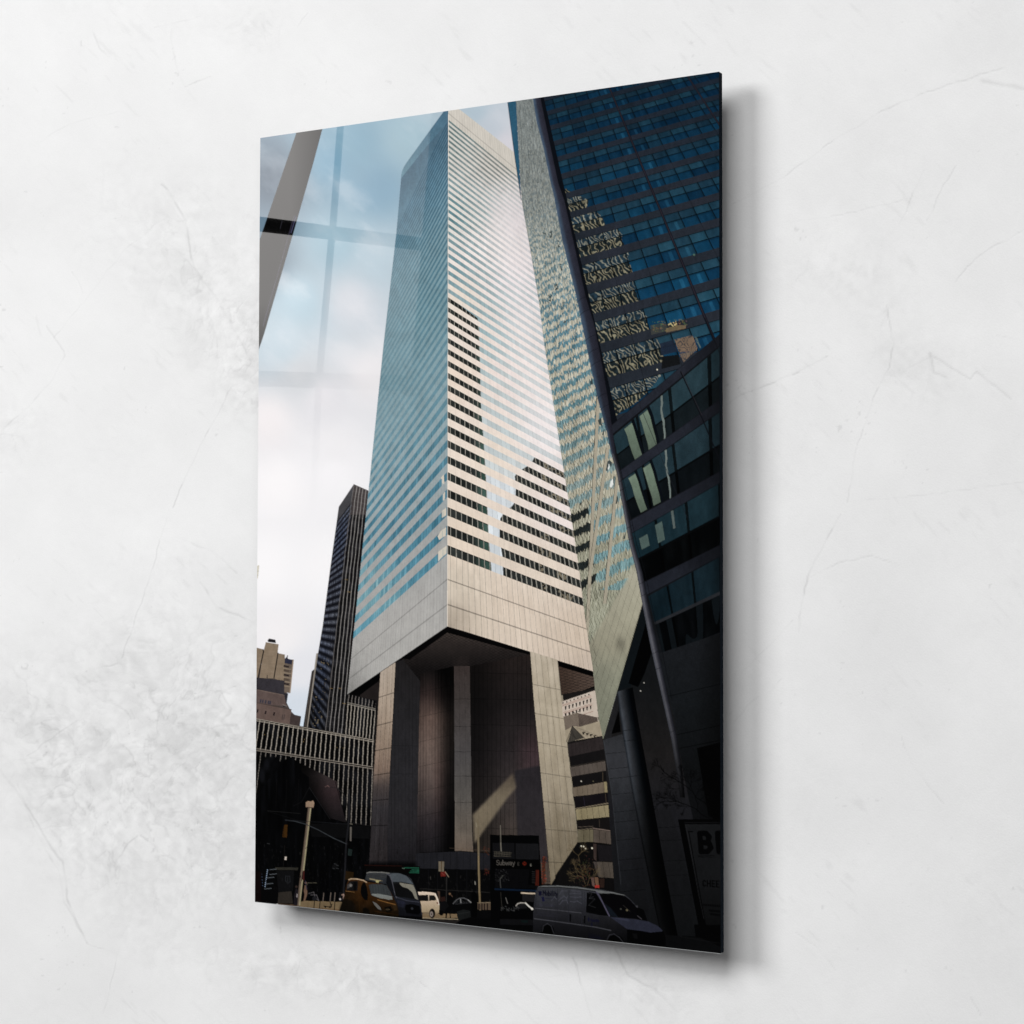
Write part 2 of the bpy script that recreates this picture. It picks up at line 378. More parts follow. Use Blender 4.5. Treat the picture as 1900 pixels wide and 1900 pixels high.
poly([(1034,1225),(1101,1245.5),(1102,1256),(1036,1236)],(8,7,8)); poly([(1042,1296),(1104,1272),(1105,1281),(1043,1304)],(12,11,12))
# deep mid wall, brown with a soft glow
def core(x,y):
    c=vgrad([(1235,(20,18,18)),(1290,(54,43,41)),(1330,(96,79,72)),(1400,(106,91,84)),(1470,(84,73,70)),(1530,(54,48,51)),(1600,(30,29,33))])(x,y)
    side=1-.72*step(800,838,x+ (1330-y)*.12*(y<1330))-.12*step(795,779,x)
    c=c*side[...,None]
    pink=step(798,812,x)*step(838,815,x)*step(1370,1430,y)*step(1560,1480,y)
    c=c+pink[...,None]*np.array((3,0,0),np.float32)
    j=np.mod((y-1330-(x-779)*-.22)/46.,1)<.02
    c=np.where(((np.mod((x-779)/5.6,1)<.14)|j)[...,None],c*.70,c)
    return c+((noise(x*2,y*.1,3,5)-.5)*5)[...,None]
poly([(779.5,1250),(843,1236),(844,1582),(771.6,1608),(774,1540)],core)
def cside(x,y):
    c=vgrad([(1235,(34,32,33)),(1320,(38,37,39)),(1450,(44,43,46)),(1540,(46,44,47)),(1600,(34,32,36))])(x,y)
    j=np.abs(y-1383-(x-725)*.03)<.5
    j|=np.abs(y-1436)<.5
    return np.where(((np.mod((x-719)/6.6,1)<.1)|j)[...,None],c*.8,c)
poly([(733.7,1229),(748,1224),(779.5,1263.7),(776,1430),(774,1540),(771.6,1608),(719,1608),(719,1540),(723,1435)],cside)
HC=hom([(706,1247.5),(733.7,1229),(719,1540),(688.7,1540)],[(0,0),(1,0),(1,1),(0,1)])
def colL(x,y):
    s,t=ap(HC,x,y)
    c=vgrad([(1230,(172,158,144)),(1300,(166,150,134)),(1370,(148,130,114)),(1430,(122,104,92)),(1460,(74,66,64)),(1500,(60,57,60)),(1610,(50,45,46))])(x,y)
    c=c+((noise(s*9,t*3,1,5)-.5)*16)[...,None]
    c=np.where((np.mod(s*3.6+.1,1)<.09)[...,None],c*.74,c)
    for a in (1296,1347,1393,1438,1485,1532):
        c=np.where((np.abs(y-a+(x-697)*(.32-(a-1296)*.0012))<.9)[...,None],c*.62,c)
    return c
poly([(706,1247.5),(733.7,1229),(723,1435),(719,1540),(719,1608),(684.7,1608),(688.7,1540),(692.6,1450)],colL)
# right leg side face (dark) and its front (lit)
def rside(x,y):
    c=vgrad([(1212,(40,33,31)),(1300,(34,30,30)),(1400,(46,41,42)),(1500,(68,61,59)),(1600,(84,73,65))])(x,y)
    c=c*(.52+.48*step(872,955,x-(y-1300)*.02))[...,None]
    gl=step(945,985,x)*step(1330,1390,y)*step(1500,1430,y)
    c=c+gl[...,None]*np.array((16,8,10),np.float32)
    j=np.mod((y+(x-880)*-.02)/48.,1)<.02
    return np.where(((np.mod((x-872)/8.,1)<.1)|j)[...,None],c*.70,c)
poly([(871.6,1236),(984,1214),(991,1303),(1001,1408),(1013,1540),(1021,1640),(910,1640),(909,1584),(878,1581),(875.5,1540)],rside)
poly([(955,1430),(1003,1420),(1013,1540),(1018,1600),(962,1600),(957,1470)],lambda x,y:vgrad([(1420,(40,38,42)),(1600,(54,50,54))])(x,y),.85,soft=2)
def beam(x,y):
    c=vgrad([(1435,(84,74,64)),(1480,(118,107,90)),(1566,(124,112,93))])(x,y)
    return np.where((np.mod((x-872)/8.,1)<.08)[...,None],c*.84,c)
poly([(877,1512),(952,1434),(958,1461),(942,1480),(880,1566)],beam,soft=3)
# centre column
def ccol(x,y):
    c=vgrad([(1238,(60,52,50)),(1290,(62,56,54)),(1400,(74,71,71)),(1480,(92,88,84)),(1550,(112,102,92)),(1582,(112,98,86))])(x,y)
    for a in (1297,1348,1395,1440,1489): c=np.where((np.abs(y-a)<.55)[...,None],c*.66,c)
    return np.where(((np.abs(x-(852+ (y-1240)*.01))<.4)|(np.abs(x-(862+(y-1240)*.012))<.4))[...,None],c*.85,c)
poly([(842.6,1236),(871.6,1236),(875.5,1540),(878,1582),(844,1580),(844,1540)],ccol)
poly([(842.6,1222),(868,1222),(871.6,1250),(842.6,1250)],(50,42,40),.35,soft=6)
HD=hom([(984,1208.5),(1033.7,1224),(1070,1540),(1013,1540)],[(0,0),(1,0),(1,1),(0,1)])
def colR(x,y):
    s,t=ap(HD,x,y)
    c=vgrad([(1208,(186,174,156)),(1300,(178,166,146)),(1420,(170,158,138)),(1500,(154,142,122)),(1560,(138,126,106)),(1640,(122,110,90))])(x,y)
    c=c+((noise(s*10,t*5,1,5)-.5)*16)[...,None]+((fbm(x,y,18,6,3)-.5)*18)[...,None]
    c=np.where((np.mod(s*4.6+.3,1)<.085)[...,None],c*.80,c)
    for a,k in ((1270,.20),(1323,.19),(1376,.17),(1432,.15),(1485,.12),(1537,.08),(1598,.05)):
        c=np.where((np.abs(y-a-(x-990)*k)<.7)[...,None],c*.72,c)
    return c
poly([(984,1208.5),(1033.7,1224),(1042,1303),(1058,1435),(1070,1540),(1072,1562),(1022,1642),(1013,1540),(1001,1408),(991,1303)],colR)
line([(1033.9,1224),(1042.2,1303),(1058,1435),(1070,1540)],1.2,(214,202,180),.6)
# pedestal and dark base
def ped(x,y):
    c=np.array((38,38,43),np.float32)+0*x[...,None]
    return np.where((np.mod((x-786)/12.3,1)<.07)[...,None],c*.7,c)
poly([(771,1608),(779,1584),(851,1579.5),(909,1583.5),(912,1614),(912,1720),(770,1720)],(14,14,16))
poly([(772,1584),(779,1583),(851,1580),(912,1584),(912,1614),(771,1611)],ped)
line([(779,1582),(851,1579),(912,1583)],1.1,(14,12,12))
poly([(684.7,1600),(772,1600),(772,1720),(684,1720)],(12,12,14),soft=4)
for a in (795,812,830,848,866,884): line([(a,1614),(a,1700)],1.2,(24,24,28),.8)
line([(779,1649),(912,1656)],1.0,(54,52,50),.7)

# ------------------------------------------------------------- gap on the right of the legs
part('printed_terrace_building'); poly([(1034,1290),(1108,1276),(1125,1400),(1170,1700),(1010,1700),(1060,1560)],(30,27,26)); part('printed_tower_legs')
poly([(1040,1290),(1044,1290),(1060,1435),(1073,1560),(1068,1568),(1030,1300)],(150,140,122)); poly([(984,1208.5),(1033.7,1224),(1042,1303),(1058,1435),(1070,1540),(1072,1562),(1022,1642),(1013,1540),(1001,1408),(991,1303)],colR)
part('printed_white_grid_building')
z=zf(1030,1270,9.0476)
poly(z(110,290,670,100,740,560,640,570,380,500,130,540),flat((196,182,168),8))
for r in range(3):
    b=[310,345,480][r]; 
for r,(yb,n) in enumerate([(375,8),(500,8)]):
    for q in range(8):
        x_=160+q*60; y_=yb-q*18-(10 if r else 0)
        if r==1 and q<1: pass
        poly(z(x_,y_-8,x_+34,y_-20,x_+26,y_+52,x_+8,y_+58),(48,42,40))
for (xa,ya,xb,yb) in ((120,345,600,185),(125,362,610,205),(140,470,610,325),(145,490,620,345),(470,505,640,450)): line(z(xa,ya,xb,yb),.9,(138,96,84),.8)
for q in range(8): poly(z(120+q*62,300-q*20,146+q*62,292-q*20,142+q*62,322-q*20,124+q*62,326-q*20),(70,58,50))
for q in range(4): poly(z(165+q*70,510-q*20,195+q*70,502-q*20,188+q*70,520-q*20,170+q*70,524-q*20),(40,34,32))
for q in range(4): line(z(690+q*10,190+q*120,715+q*8,225+q*120),1.4,(60,52,50),.8)
part('printed_striped_block')
z=zf(1030,1270,9.0476)
st=lambda k,o:(lambda x,y: np.where((np.mod((y+x*k+o)/2.4,1)<.36)[...,None],np.array((78,68,62),np.float32),np.array((122,110,98),np.float32)))
poly(z(140,540,380,470,400,500,405,710,175,780),st(-.72,0)); poly(z(385,480,480,500,740,560,715,620,410,712),st(.28,0)); poly(z(385,480,480,500,740,560,715,620,410,712),(40,30,30),.35)
poly(z(170,770,300,700,410,712,745,615,800,860,540,915,200,960),flat((158,146,126),5))
for q in range(6): line(z(300+q*25,700+q*8,440+q*55,900-q*8),.7,(110,100,88),.7)
for q in range(5): poly(z(450+q*62,800+q*18,520+q*62,790+q*20,470+q*62,850+q*14),(46,40,34)); 
line(z(715,560,722,615,740,600),1.1,(210,198,180),.8)
part('printed_terrace_building')
poly(z(200,965,790,862,830,1080,950,1480,1180,3700,500,3700,330,2000,205,1000),(24,22,23))
poly(z(290,705,480,900,205,975),(66,62,56)); line(z(190,960,290,700,490,905),1.1,(30,26,24))
for q in range(5): line(z(245+q*42,985-q*6,290+(q-2)*12,720+abs(q-1)*50),.7,(36,34,32),.7)
def band(P,top,amp=6,n=8,dark=(.72)):
    Hb=hom(P,[(0,0),(1,0),(1,1),(0,1)])
    def f(x,y):
        s,t=ap(Hb,x,y); c=np.array(top,np.float32)+((noise(s*n,0*t,1,4)-.5)*amp*2)[...,None]
        c=c*(1-.15*s+.15)[...,None] if False else c
        return np.where((np.mod(s*n,1)<.07)[...,None],c*dark,c)
    poly(P,f)
band(z(205,1005,790,875,820,1085,225,1215),(48,42,42),3,9)
band(z(245,1395,850,1285,880,1440,270,1545),(84,76,70),4,8)
band(z(290,1735,905,1625,925,1800,300,1890),(112,100,86),6,7)
poly(z(820,1640,905,1625,925,1800,830,1815),(140,128,98))
line(z(240,1380,850,1270),1,(60,54,48),.8); line(z(800,1480,800,1620),1.2,(74,64,52),.8)
disc(*z(438,1625)[0],1.1,(220,214,200)); disc(*z(640,1625)[0],.9,(110,104,80))
z=zf(1030,1470,9.0476)
poly(z(300,70,900,10,960,170,340,270),(26,22,26)); line(z(845,30,855,160),1.1,(84,72,58),.8); line(z(480,90,500,230),.9,(56,50,66),.7)
line(z(340,275,955,175),1.2,(150,136,112),.9); line(z(650,215,955,160),.8,(96,84,72),.8)
band(z(340,290,960,205,1000,400,360,470),(150,138,108),8,6.4,.55)
poly(z(360,465,1000,400,1030,640,370,600),(28,24,24)); line(z(740,460,745,580),1,(80,70,60),.8)
line(z(380,585,640,570),.8,(110,98,86),.8); line(z(380,630,600,610,640,600),1.1,(128,116,98),.8); line(z(640,605,1030,660),1.2,(160,140,128),.85)
band(z(370,640,640,625,640,830,380,840),(112,104,84),8,2.6,.6); band(z(640,625,1030,670,1065,885,640,835),(92,82,74),5,4,.6)
poly(z(380,845,640,835,1065,885,1110,1170,700,1165,640,1160,250,1160),(22,20,20)); poly(z(640,870,690,870,690,1150,650,1120),(66,54,50)); poly(z(700,880,960,900,980,1160,740,1150),(32,29,32))
band(z(620,1165,1110,1180,1155,1450,640,1420),(78,70,66),8,5.2,.6)
poly(z(930,1330,1150,1400,1155,1452,930,1440),(168,156,112),.55,soft=3)
for q in range(3): line(z(1030+q*35,1190,1100+q*25,1400),.8,(40,34,30),.8)
poly(z(0,1400,380,830,640,1160,730,1430,1160,1450,1190,1700,900,1680,0,1600),(20,18,19),.85)
band(z(700,1170,1110,1180,1155,1450,730,1425),(86,78,70),8,4.2,.6)
poly(z(600,1430,650,1430,665,1590,625,1570),(98,76,70)); poly(z(660,1430,720,1430,740,1610,690,1600),(112,84,66)); poly(z(670,1560,740,1560,740,1600,670,1605),(170,50,44)); poly(z(740,1450,830,1450,820,1600,760,1600),(52,36,30))
line(z(1030,1492,1160,1505),1.4,(214,204,176),.9)
for a,b in ((440,905),(478,912),(510,945),(620,938)): disc(*z(a,b)[0],1.5,(250,244,222))
rs=np.random.RandomState(4)
part('printed_small_trees')
def twigs(x,y,a,L,d,w,col,al=.8,spread=.5):
    if d==0 or L<1.2: return
    x2=x+math.cos(a)*L; y2=y-math.sin(a)*L
    line([(x,y),(x2,y2)],w,col,al)
    for k in range(3 if d>2 else 2):
        twigs(x2,y2,a+rs.uniform(-spread,spread)*1.5,L*rs.uniform(.62,.85),d-1,w*.72,col,al,spread)
for (a,b,an) in ((1086,1640,1.9),(1090,1642,1.3),(1076,1600,1.8),(1084,1625,2.5)):
    twigs(a,b,an,13,5,1.1,(96,82,58),.7,.7)
for k in range(150):
    a=rs.normal(1085,9); b=rs.normal(1618,14)
    if b<1650: disc(a,b,rs.uniform(.5,1.2),(rs.uniform(70,130),rs.uniform(58,100),rs.uniform(38,62)),.45)

# ------------------------------------------------------------- mirrored side tower
part('printed_mirror_tower')
MT=[(957,186),(992,180),(996,227),(1008.6,275),(1020,331.5),(1030,372),(1042.4,441),(1057.6,502.7),(1069,549.5),(1080,600),(1091,657),(1108.6,739),(1126,802),(1134,840),(1145,881.7),(1161,953.7),(1174,1009),(1185,1062),(1193,1117),(1170,1196),(1144.5,1283.6),(1119,1372),(1110,1327.6),(1104,1278),(1100,1241),(1086,1150),(1075,1060),(1060,960),(1044,860),(1010,640),(1000,560),(985,470),(969,380),(966,345),(963,290)]
EX=[186,345,470,560,640,860,960,1060,1150,1241,1278,1372]; EY=[957,966,985,1000,1010,1044,1060,1075,1086,1100,1104,1119]
RX=[180,275,372,502,600,739,840,953,1062,1117,1372]; RY=[992,1008.6,1030,1057.6,1080,1108.6,1134,1161,1185,1193,1193]
def mirror(x,y):
    sl=np.interp(y,[180,400,700,1100],[.75,.62,.50,.42])
    xl=np.interp(y,EX,EY); xr=np.interp(y,RX,RY)
    f=(x-xl)/(xr-xl+1)
    lean=np.interp(y,[180,500,900,1100],[.06,.05,-.16,-.30])
    cx=x-xl*0+ (y-700)*-lean
    wcol=np.interp(y,[180,500,800,1100],[3.0,5.2,7.5,9.5])
    # narrow leaning panes, each bending the reflected floors its own way
    cw=x-xl+(y-900)*.16*np.clip((y-700)/300,0,1)
    col=np.floor(cw/5.6)
    yy=y+sl*(x-xl)
    th0=ap(HR,np.interp(yy,EX,EY),yy)[1]
    row=np.floor(np.where(th0>44,th0,tfix(th0)))
    off=(rnd(col,row,7)-.5)*5.5*np.interp(y,[180,450,700,1000],[.9,1.0,.7,.5])+ (noise(x,y,2.6,8)-.5)*np.interp(y,[180,450,800],[5,4,2.4])+(noise(cw,y*.15,1.3,9)-.5)*np.interp(y,[180,450,700,1000],[9,12,8,5])
    yy=yy+off
    s,th=ap(HR,np.interp(yy,EX,EY),yy); t=np.where(th>44,th,tfix(th))
    u=np.ceil(t)-t
    win=u<.50+(noise(cw*1.2,y*.2,1.5,77)-.5)*.3
    cl=vgrad([(180,(150,152,150)),(330,(160,160,152)),(480,(196,188,172)),(700,(204,192,172)),(900,(196,184,162)),(1030,(176,168,146)),(1372,(158,156,136))])(x,y)
    wn=vgrad([(180,(96,108,112)),(330,(100,112,116)),(480,(108,132,138)),(620,(88,128,142)),(760,(96,134,142)),(900,(140,160,158)),(1000,(118,158,164)),(1100,(128,160,160))])(x,y)
    v=noise(cw,y*.25,1.4,12)
    v2=noise(cw,y*.10,1.1,13)
    cl=cl*np.array((.93,.965,.975),np.float32); wn=wn*.88+.12*np.array((130,138,136),np.float32)
    cl=cl+((v-.5)*26+(v2-.5)*46)[...,None]; wn=wn+((v-.5)*26+(v2-.5)*42)[...,None]
    d=(rnd(col,row+50,14)>.955)&(noise(x,y,2.2,15)>.55)&(y<600)
    c=np.where(win[...,None]&(y<1095)[...,None],wn,cl)
    c=np.where(d[...,None],np.array((60,70,70),np.float32),c)
    q_=(.55*step(520,330,y))[...,None]; c=c*(1-q_)+q_*np.array((138,142,138),np.float32)*(.9+.25*(v-.5))[...,None]
    # dark window reflections low down by the corner
    low=inside([(1052,960),(1085,925),(1092,945),(1096,975),(1102,1000),(1100,1040),(1108,1060),(1100,1100),(1070,1110)],x,y)
    c=np.where((low&win)[...,None],np.array((40,46,46),np.float32),c)
    # joints
    ph=np.mod(cw,5.6)
    js=.55+.0*x
    c=np.where(((ph<.55)&(y<1110))[...,None],c*(.80-.12*step(600,900,y))[...,None],c)
    ph2=np.mod(cw+ (y-700)*.42,26.)
    zz=np.abs(np.mod(y/26.+ (x-xl)*.02,1)-.5)*2
    dm=np.abs(ph-2.8-2.6*(zz*2-1))<.35
    c=np.where((dm&(y>760)&(f<.7)&(y<1220))[...,None],c*.48,c)
    vl=(noise(np.floor((x+(y-900)*.17)/3.1),y/46,1,55)>.62)&(np.mod((x+(y-900)*.17),3.1)<.8)&(y>560)&(y<1230)
    c=np.where(vl[...,None],c*.52,c)
    # broad pale piers running down the glass
    for k,(xa,ya,xb,yb) in enumerate(((1112,700,1092,1120),(1128,830,1104,1000),(1146,880,1128,1060))):
        xc=xa+(xb-xa)*(y-ya)/(yb-ya)
        m=(np.abs(x-xc)<2.8)&(y>ya)&(y<yb+60)
        c=np.where(m[...,None],np.array((168,160,142),np.float32),c)
        c=np.where(((np.abs(x-xc+3.2)<.5)&(y>ya)&(y<yb+60))[...,None],np.array((66,64,56),np.float32),c)
    # plain lower cladding
    pl=step(0,14,(y-1108)+ (x-1140)*1.7)
    pc=vgrad([(980,(172,168,152)),(1120,(172,168,148)),(1200,(160,156,136)),(1250,(146,146,128)),(1372,(134,136,118))])(x,y)
    pc=pc*(1-.10*(1-f))[...,None]
    q1=np.mod((x-1100)+(y-1200)*.30,11.2)<.8; q2=np.mod((x-1100)-(y-1200)*.55,26)<.7
    pc=np.where(q1[...,None],pc*.80,pc); pc=np.where((q2&(y<1290))[...,None],pc*.88,pc)
    pc=pc*(1-.22*np.exp(-((x-1152)/9)**2-((y-1196)/14)**2))[...,None]
    c=c*(1-pl[...,None])+pc*pl[...,None]
    dm2=(np.abs(np.mod(x-xl+(y-1100)*.27,7)-3.5-3*(zz*2-1))<.4)&(y>1080)&(x-xl<16-(y-1100)*.05)&(y<1260)
    c=np.where(dm2[...,None],c*.58,c)
    return c
poly(MT,mirror)
for P in ([(1127,858),(1130,853),(1131,868),(1128,872)],[(1133,893),(1137,888),(1139,898),(1134,905),(1131,902)]): poly(P,(232,234,230),.95,tag=False)
for P in ([(1124,873),(1127,856),(1131,853),(1136,858),(1134,868),(1130,860),(1127,874)],[(1137,905),(1141,884),(1138,884)],[(1142,935),(1145,918),(1147,925),(1145,935)],[(1109,780),(1116,774),(1117,790),(1112,788)],[(1117,806),(1121,796),(1120,810)],[(1095,708),(1099,701),(1100,712),(1096,714)],[(1156,1000),(1162,983),(1160,1000)]): poly(P,(50,62,64),.9,tag=False)
part('printed_blue_strip')
poly([(942,189),(957.5,186.5),(960,240),(963.5,300),(967,372),(963,340),(955,290),(948,235)],lambda x,y: mixc((30,74,100),(62,104,126),((np.mod((x*1.2+y)/3.0,1)<.45)*1.)*.8))
line([(942,189),(955,290),(967,372)],1,(24,40,52),.8)

# ------------------------------------------------------------- blue glass tower
part('printed_blue_tower')
BP=[(994,181),(1345,128),(1345,650),(1334,645),(1134,812),(1134,800),(1126,790),(1113.7,657),(1102,600),(1080,549.5),(1050,441),(1034,372.6),(1010,275),(1002,227)]
rowx=np.array([1002.6,1013,1017,1025,1031.6,1039.5,1044.7,1055,1063,1073.7,1086.8,1100,1110.5,1126])
zt=zf(1000,120,5.4286)
# lower edge of each spandrel strip at the left side and along the big seam
spL=np.array([[-8,385-75],[30,385],[50,495],[75,590+40],[105,790],[150,960],[185,1130],[235,1320],[285,1500]])
Hbt=hom([(1013,210.8),(1136.2,175.7),(1308.7,590.5),(1110.5,647)],[(0,1),(5.5,1),(5.5,12),(0,12)])
# measured spandrel lines on the tube edge -> floor index
rl=np.array([185.8,210.8,238,267,296,328,364.7,400,441,486,538.4,591,647,711.6,785]); 
gi=[ap(Hbt,xx_,yy_)[1] for xx_,yy_ in zip([1002.6,1013,1019,1026,1033,1040,1047,1055,1063,1074,1087,1100,1110.5,1126,1134],rl)]
gi=np.array(gi); print('floors',np.round(gi,2))
REF=[(1046,352),(1050,350),(1062,358),(1089.5,370),(1089,388),(1100,390),(1119.7,404),(1122,415),(1131.6,418.7),(1152,430),(1155,445),(1160.5,459.5),(1166,472.6),(1169,490),(1173,509),(1179,538),(1187,562),(1196,580),(1201,591),(1203,615),(1206.6,624),(1224,634),(1230,660),(1233,690),(1189.5,740),(1147,768),(1130,778),(1100,640)]
def bluet(x,y):
    c_,r_=ap(Hbt,x,y)
    r=np.interp(r_,gi,np.arange(len(gi)))
    k=np.floor(r+.15); u=r+.15-k      # spandrel occupies u<.38
    cq=c_*(5.85/5.5)+.15; col=np.floor(cq); fc=cq-col
    sp=u<.29
    v=(u-.29)/.71
    up=v<.47
    base=vgrad([(130,(6,40,68)),(250,(8,48,76)),(420,(10,56,86)),(600,(14,68,102)),(700,(14,58,86))])(x,y)
    upc=vgrad([(130,(18,48,66)),(300,(24,58,78)),(500,(32,70,90)),(650,(34,70,88))])(x,y)
    tone=((rnd(col,k*2+up,21)-.5)*16)[...,None]
    g=np.where(up[...,None],upc,base)+tone*np.array((.35,1,1.1),np.float32)
    g=g+((noise(c_*5,r*3,1,4)-.5)*8)[...,None]
    bright=(rnd(col,k,25)>.90)&(~up)
    g=np.where(bright[...,None],mixc(g,upc,.6+0*x),g)
    cs=((np.abs(c_-5.5+.42)<.10)|(np.abs(c_-5.5-.55)<.09))&(~up)&(v>.55)
    g=np.where(cs[...,None],g+np.array((10,18,20),np.float32),g)
    vt=np.where(up,v/.47,(v-.47)/.53)
    g=g*(.78+.22*np.clip(vt*4,0,1)*np.clip((1-fc)*6,0,1))[...,None]
    ln=(np.abs(v-.47)<.026)|(v<.03)
    g=np.where(ln[...,None],np.array((8,20,32),np.float32),g)
    mo=(fc<.04)|(fc>.975)
    g=np.where(mo[...,None],np.array((8,22,34),np.float32),g)
    # wavy reflection of a stepped tower
    ref=inside(REF,x+(noise(x,y,4,60)-.5)*5,y)
    ph=noise(col*3+k*5,up*7.+k,1,61)*9
    fr=np.interp(rnd(col,k*2+up,62),[0,.3,1],[10,7,5])
    wx=x+(noise(x,y,9,63)-.5)*14+(noise(x,y,3.2,64)-.5)*4
    sg=np.where(rnd(col,k*2+up,66)>.35,.62,.9)
    w=np.sin((wx-y*sg)*6.283/(fr*1.35)+ph*3)
    cre=np.where(up[...,None],np.array((122,124,112),np.float32),np.array((130,125,102),np.float32))
    dk=np.where(up[...,None],np.array((34,56,70),np.float32),np.array((30,42,46),np.float32))
    thr=.42+.25*(noise(x,y,2.0,68)-.5)
    rc=mixc(dk,(0,0,0),0*x); rc=dk*(1-step(thr,thr+.35,w))[...,None]+cre*step(thr,thr+.35,w)[...,None]
    rc=rc*(.75+.5*noise(x,y,5,65))[...,None]
    rc=np.where((ln|mo)[...,None],np.array((12,16,20),np.float32),rc)
    g=np.where(ref[...,None],rc,g)
    gm=g.mean(-1,keepdims=True); g=g*.86+gm*.11
    s=vgrad([(130,(28,38,50)),(350,(40,45,54)),(700,(40,45,53))])(x,y)+((noise(c_,k,2.,71)-.5)*8)[...,None]*np.array((.8,.5,.6),np.float32)
    s=np.where(((fc<.03)&(np.mod(col,2)==0))[...,None],s*.75,s)
    o=np.where(sp[...,None],s,g)
    seam=np.abs(c_-5.5)
    seam2=np.abs(c_-11.6)
    for q in (seam,seam2):
        o=np.where((q<.075)[...,None],np.array((16,22,34),np.float32),o); o=np.where((q<.028)[...,None],np.array((44,40,48),np.float32),o)
    o=np.where((c_<.12)[...,None],np.array((14,18,26),np.float32),o)
    return o
poly(BP,bluet)
# smaller brown reflections right of the stepped one
z=zf(1080,440,6.7857)
poly(z(860,1110,1000,1080,1060,1090,1080,1180,1040,1190,870,1230),(64,66,62),.8,tag=False)
for k in range(90): 
    a=rs.uniform(880,1320); b=rs.uniform(1060,1190)-(a>1150)*10; disc(*z(a,b+(a-880)*-.06)[0],rs.uniform(.5,1.3),(rs.uniform(90,170),rs.uniform(80,140),rs.uniform(56,90)),.6)
poly(z(1060,1150,1200,1110,1310,1110,1300,1150,1060,1200),(128,110,80),.75,tag=False)
for k in range(12): disc(*z(1090+k*9,1105+rs.uniform(-30,15))[0],1.0,(224,206,150),.9)
line(z(1180,1060,1185,1110),1.2,(190,170,110),.7); line(z(1105,1050,1110,1100),.8,(150,160,130),.6)
def swirl(x,y):
    w=np.sin(((x-1265)+ (noise(x,y,9,5)-.5)*30)*.75+ (noise(x,y,5,6)-.5)*6)
    return mixc((118,100,84),(52,56,62),step(.3,.7,w)*.8)
poly(z(1165,1290,1390,1235,1450,1390,1440,1430,1220,1450),swirl,tag=False); poly(z(1225,1470,1440,1420,1350,1500,1280,1575),swirl,.9,tag=False)
poly(z(980,1340,1150,1290,1200,1440,1000,1490),(34,42,58),.9,tag=False); poly(z(1010,1500,1210,1480,1240,1600,1000,1660),(22,24,26),.95,tag=False)
for k in range(3): line(z(*[v for q in range(7) for v in (1420+q*10+rs.uniform(-5,5)+k*8,1260+q*22)]),1.0,(120,130,120),.6)
disc(*z(1410,222)[0],2.0,(90,120,100),.8); disc(*z(945,1668)[0],1.4,(240,234,210),.9)

# ------------------------------------------------------------- podium of the blue tower
part('printed_podium')
PL=lambda x: 790.5-(x-1134)*.846
poly([(1126,790),(1134,790.5),(1345,612),(1345,1790),(1236,1790),(1119,1372),(1193,1117),(1185,1062),(1161,953.7),(1145,881.7)],(22,24,28))
rowsP=[  # (left x, top-left y, bottom-left y, top-right y, bottom-right y) of each glazed storey between beams
 (1138,809,874,642,743,'a'),(1153,892,963,764,875,'b'),(1172,990,1080,896,1012,'c'),(1203,1106,1214,1034,1175,'d')]
def storey(P,kind):
    Hs=hom(P,[(0,0),(1,0),(1,1),(0,1)])
    def f(x,y):
        s,t=ap(Hs,x,y)
        if kind in 'ab':
            up=t<.52; n=3.2
        elif kind=='c': up=t<.50; n=3.0
        else: up=t<.42; n=3.0
        q=s*n+.15; col=np.floor(q); fq=q-col
        uc={'a':(38,58,66),'b':(34,52,60),'c':(26,46,54),'d':(20,36,44)}[kind]; dc={'a':(20,28,32),'b':(12,18,22),'c':(5,8,10),'d':(5,8,11)}[kind]
        c=np.where(up[...,None],np.array(uc,np.float32),np.array(dc,np.float32))
        c=c+((rnd(col,up*1.,5)-.5)*8)[...,None]+((noise(s*20,t*3,1,6)-.5)*7)[...,None]
        c=c*(1-.35*step(.8,1,s))[...,None]
        c=np.where(((fq<.05)|(fq>.96))[...,None],c*.4,c)
        tm={'a':.52,'b':.52,'c':.5,'d':.42}[kind]
        c=np.where((np.abs(t-tm)<.022)[...,None],np.array((10,12,14),np.float32) if kind!='d' else np.array((40,42,46),np.float32),c)
        if kind in 'ab':
            wob=(noise(t*4+col,s*2,1,9)-.5)*.03
            for ctr,hw in ((.19 if kind=='a' else .15,.042),(.36 if kind=='a' else .33,.042)):
                d=np.abs(s-ctr+wob-(.05*(t-.5)))
                c=np.where(((d<hw)&(t>.05)&(t<.97))[...,None],np.array((112,128,112),np.float32)*(1-.25*t)[...,None],c)
                c=np.where(((d>=hw)&(d<hw+.03)&(s>ctr))[...,None],np.array((12,18,26),np.float32),c)
            c=np.where((np.abs(s-.50-(noise(t*7,s,1,3)-.5)*.03)<.008)[...,None],np.array((110,120,116),np.float32),c)
        if kind=='c':
            for a,b,t0,t1 in ((.07,.17,.15,.36),(.27,.35,.08,.40)):
                c=np.where(((s>a)&(s<b)&(t>t0)&(t<t1))[...,None],np.array((76,92,88),np.float32),c)
            c=np.where((np.abs(s-.47)<.012)[...,None]&(t<.3)[...,None],np.array((86,96,94),np.float32),c)
        if kind=='d':
            c=np.where(((t>.45)&(noise(s*9,t*.6,1,44)>.6))[...,None],np.array((16,22,26),np.float32),c)
        return c
    poly(P,f)
for lx,tl,bl,tr,br,k in rowsP:
    shift={'a':14,'b':18,'c':22,'d':26}[k]
    storey([(lx,tl),(1345,tr-8*.7),(1345,br-8*.6),(lx+shift,bl)],k)
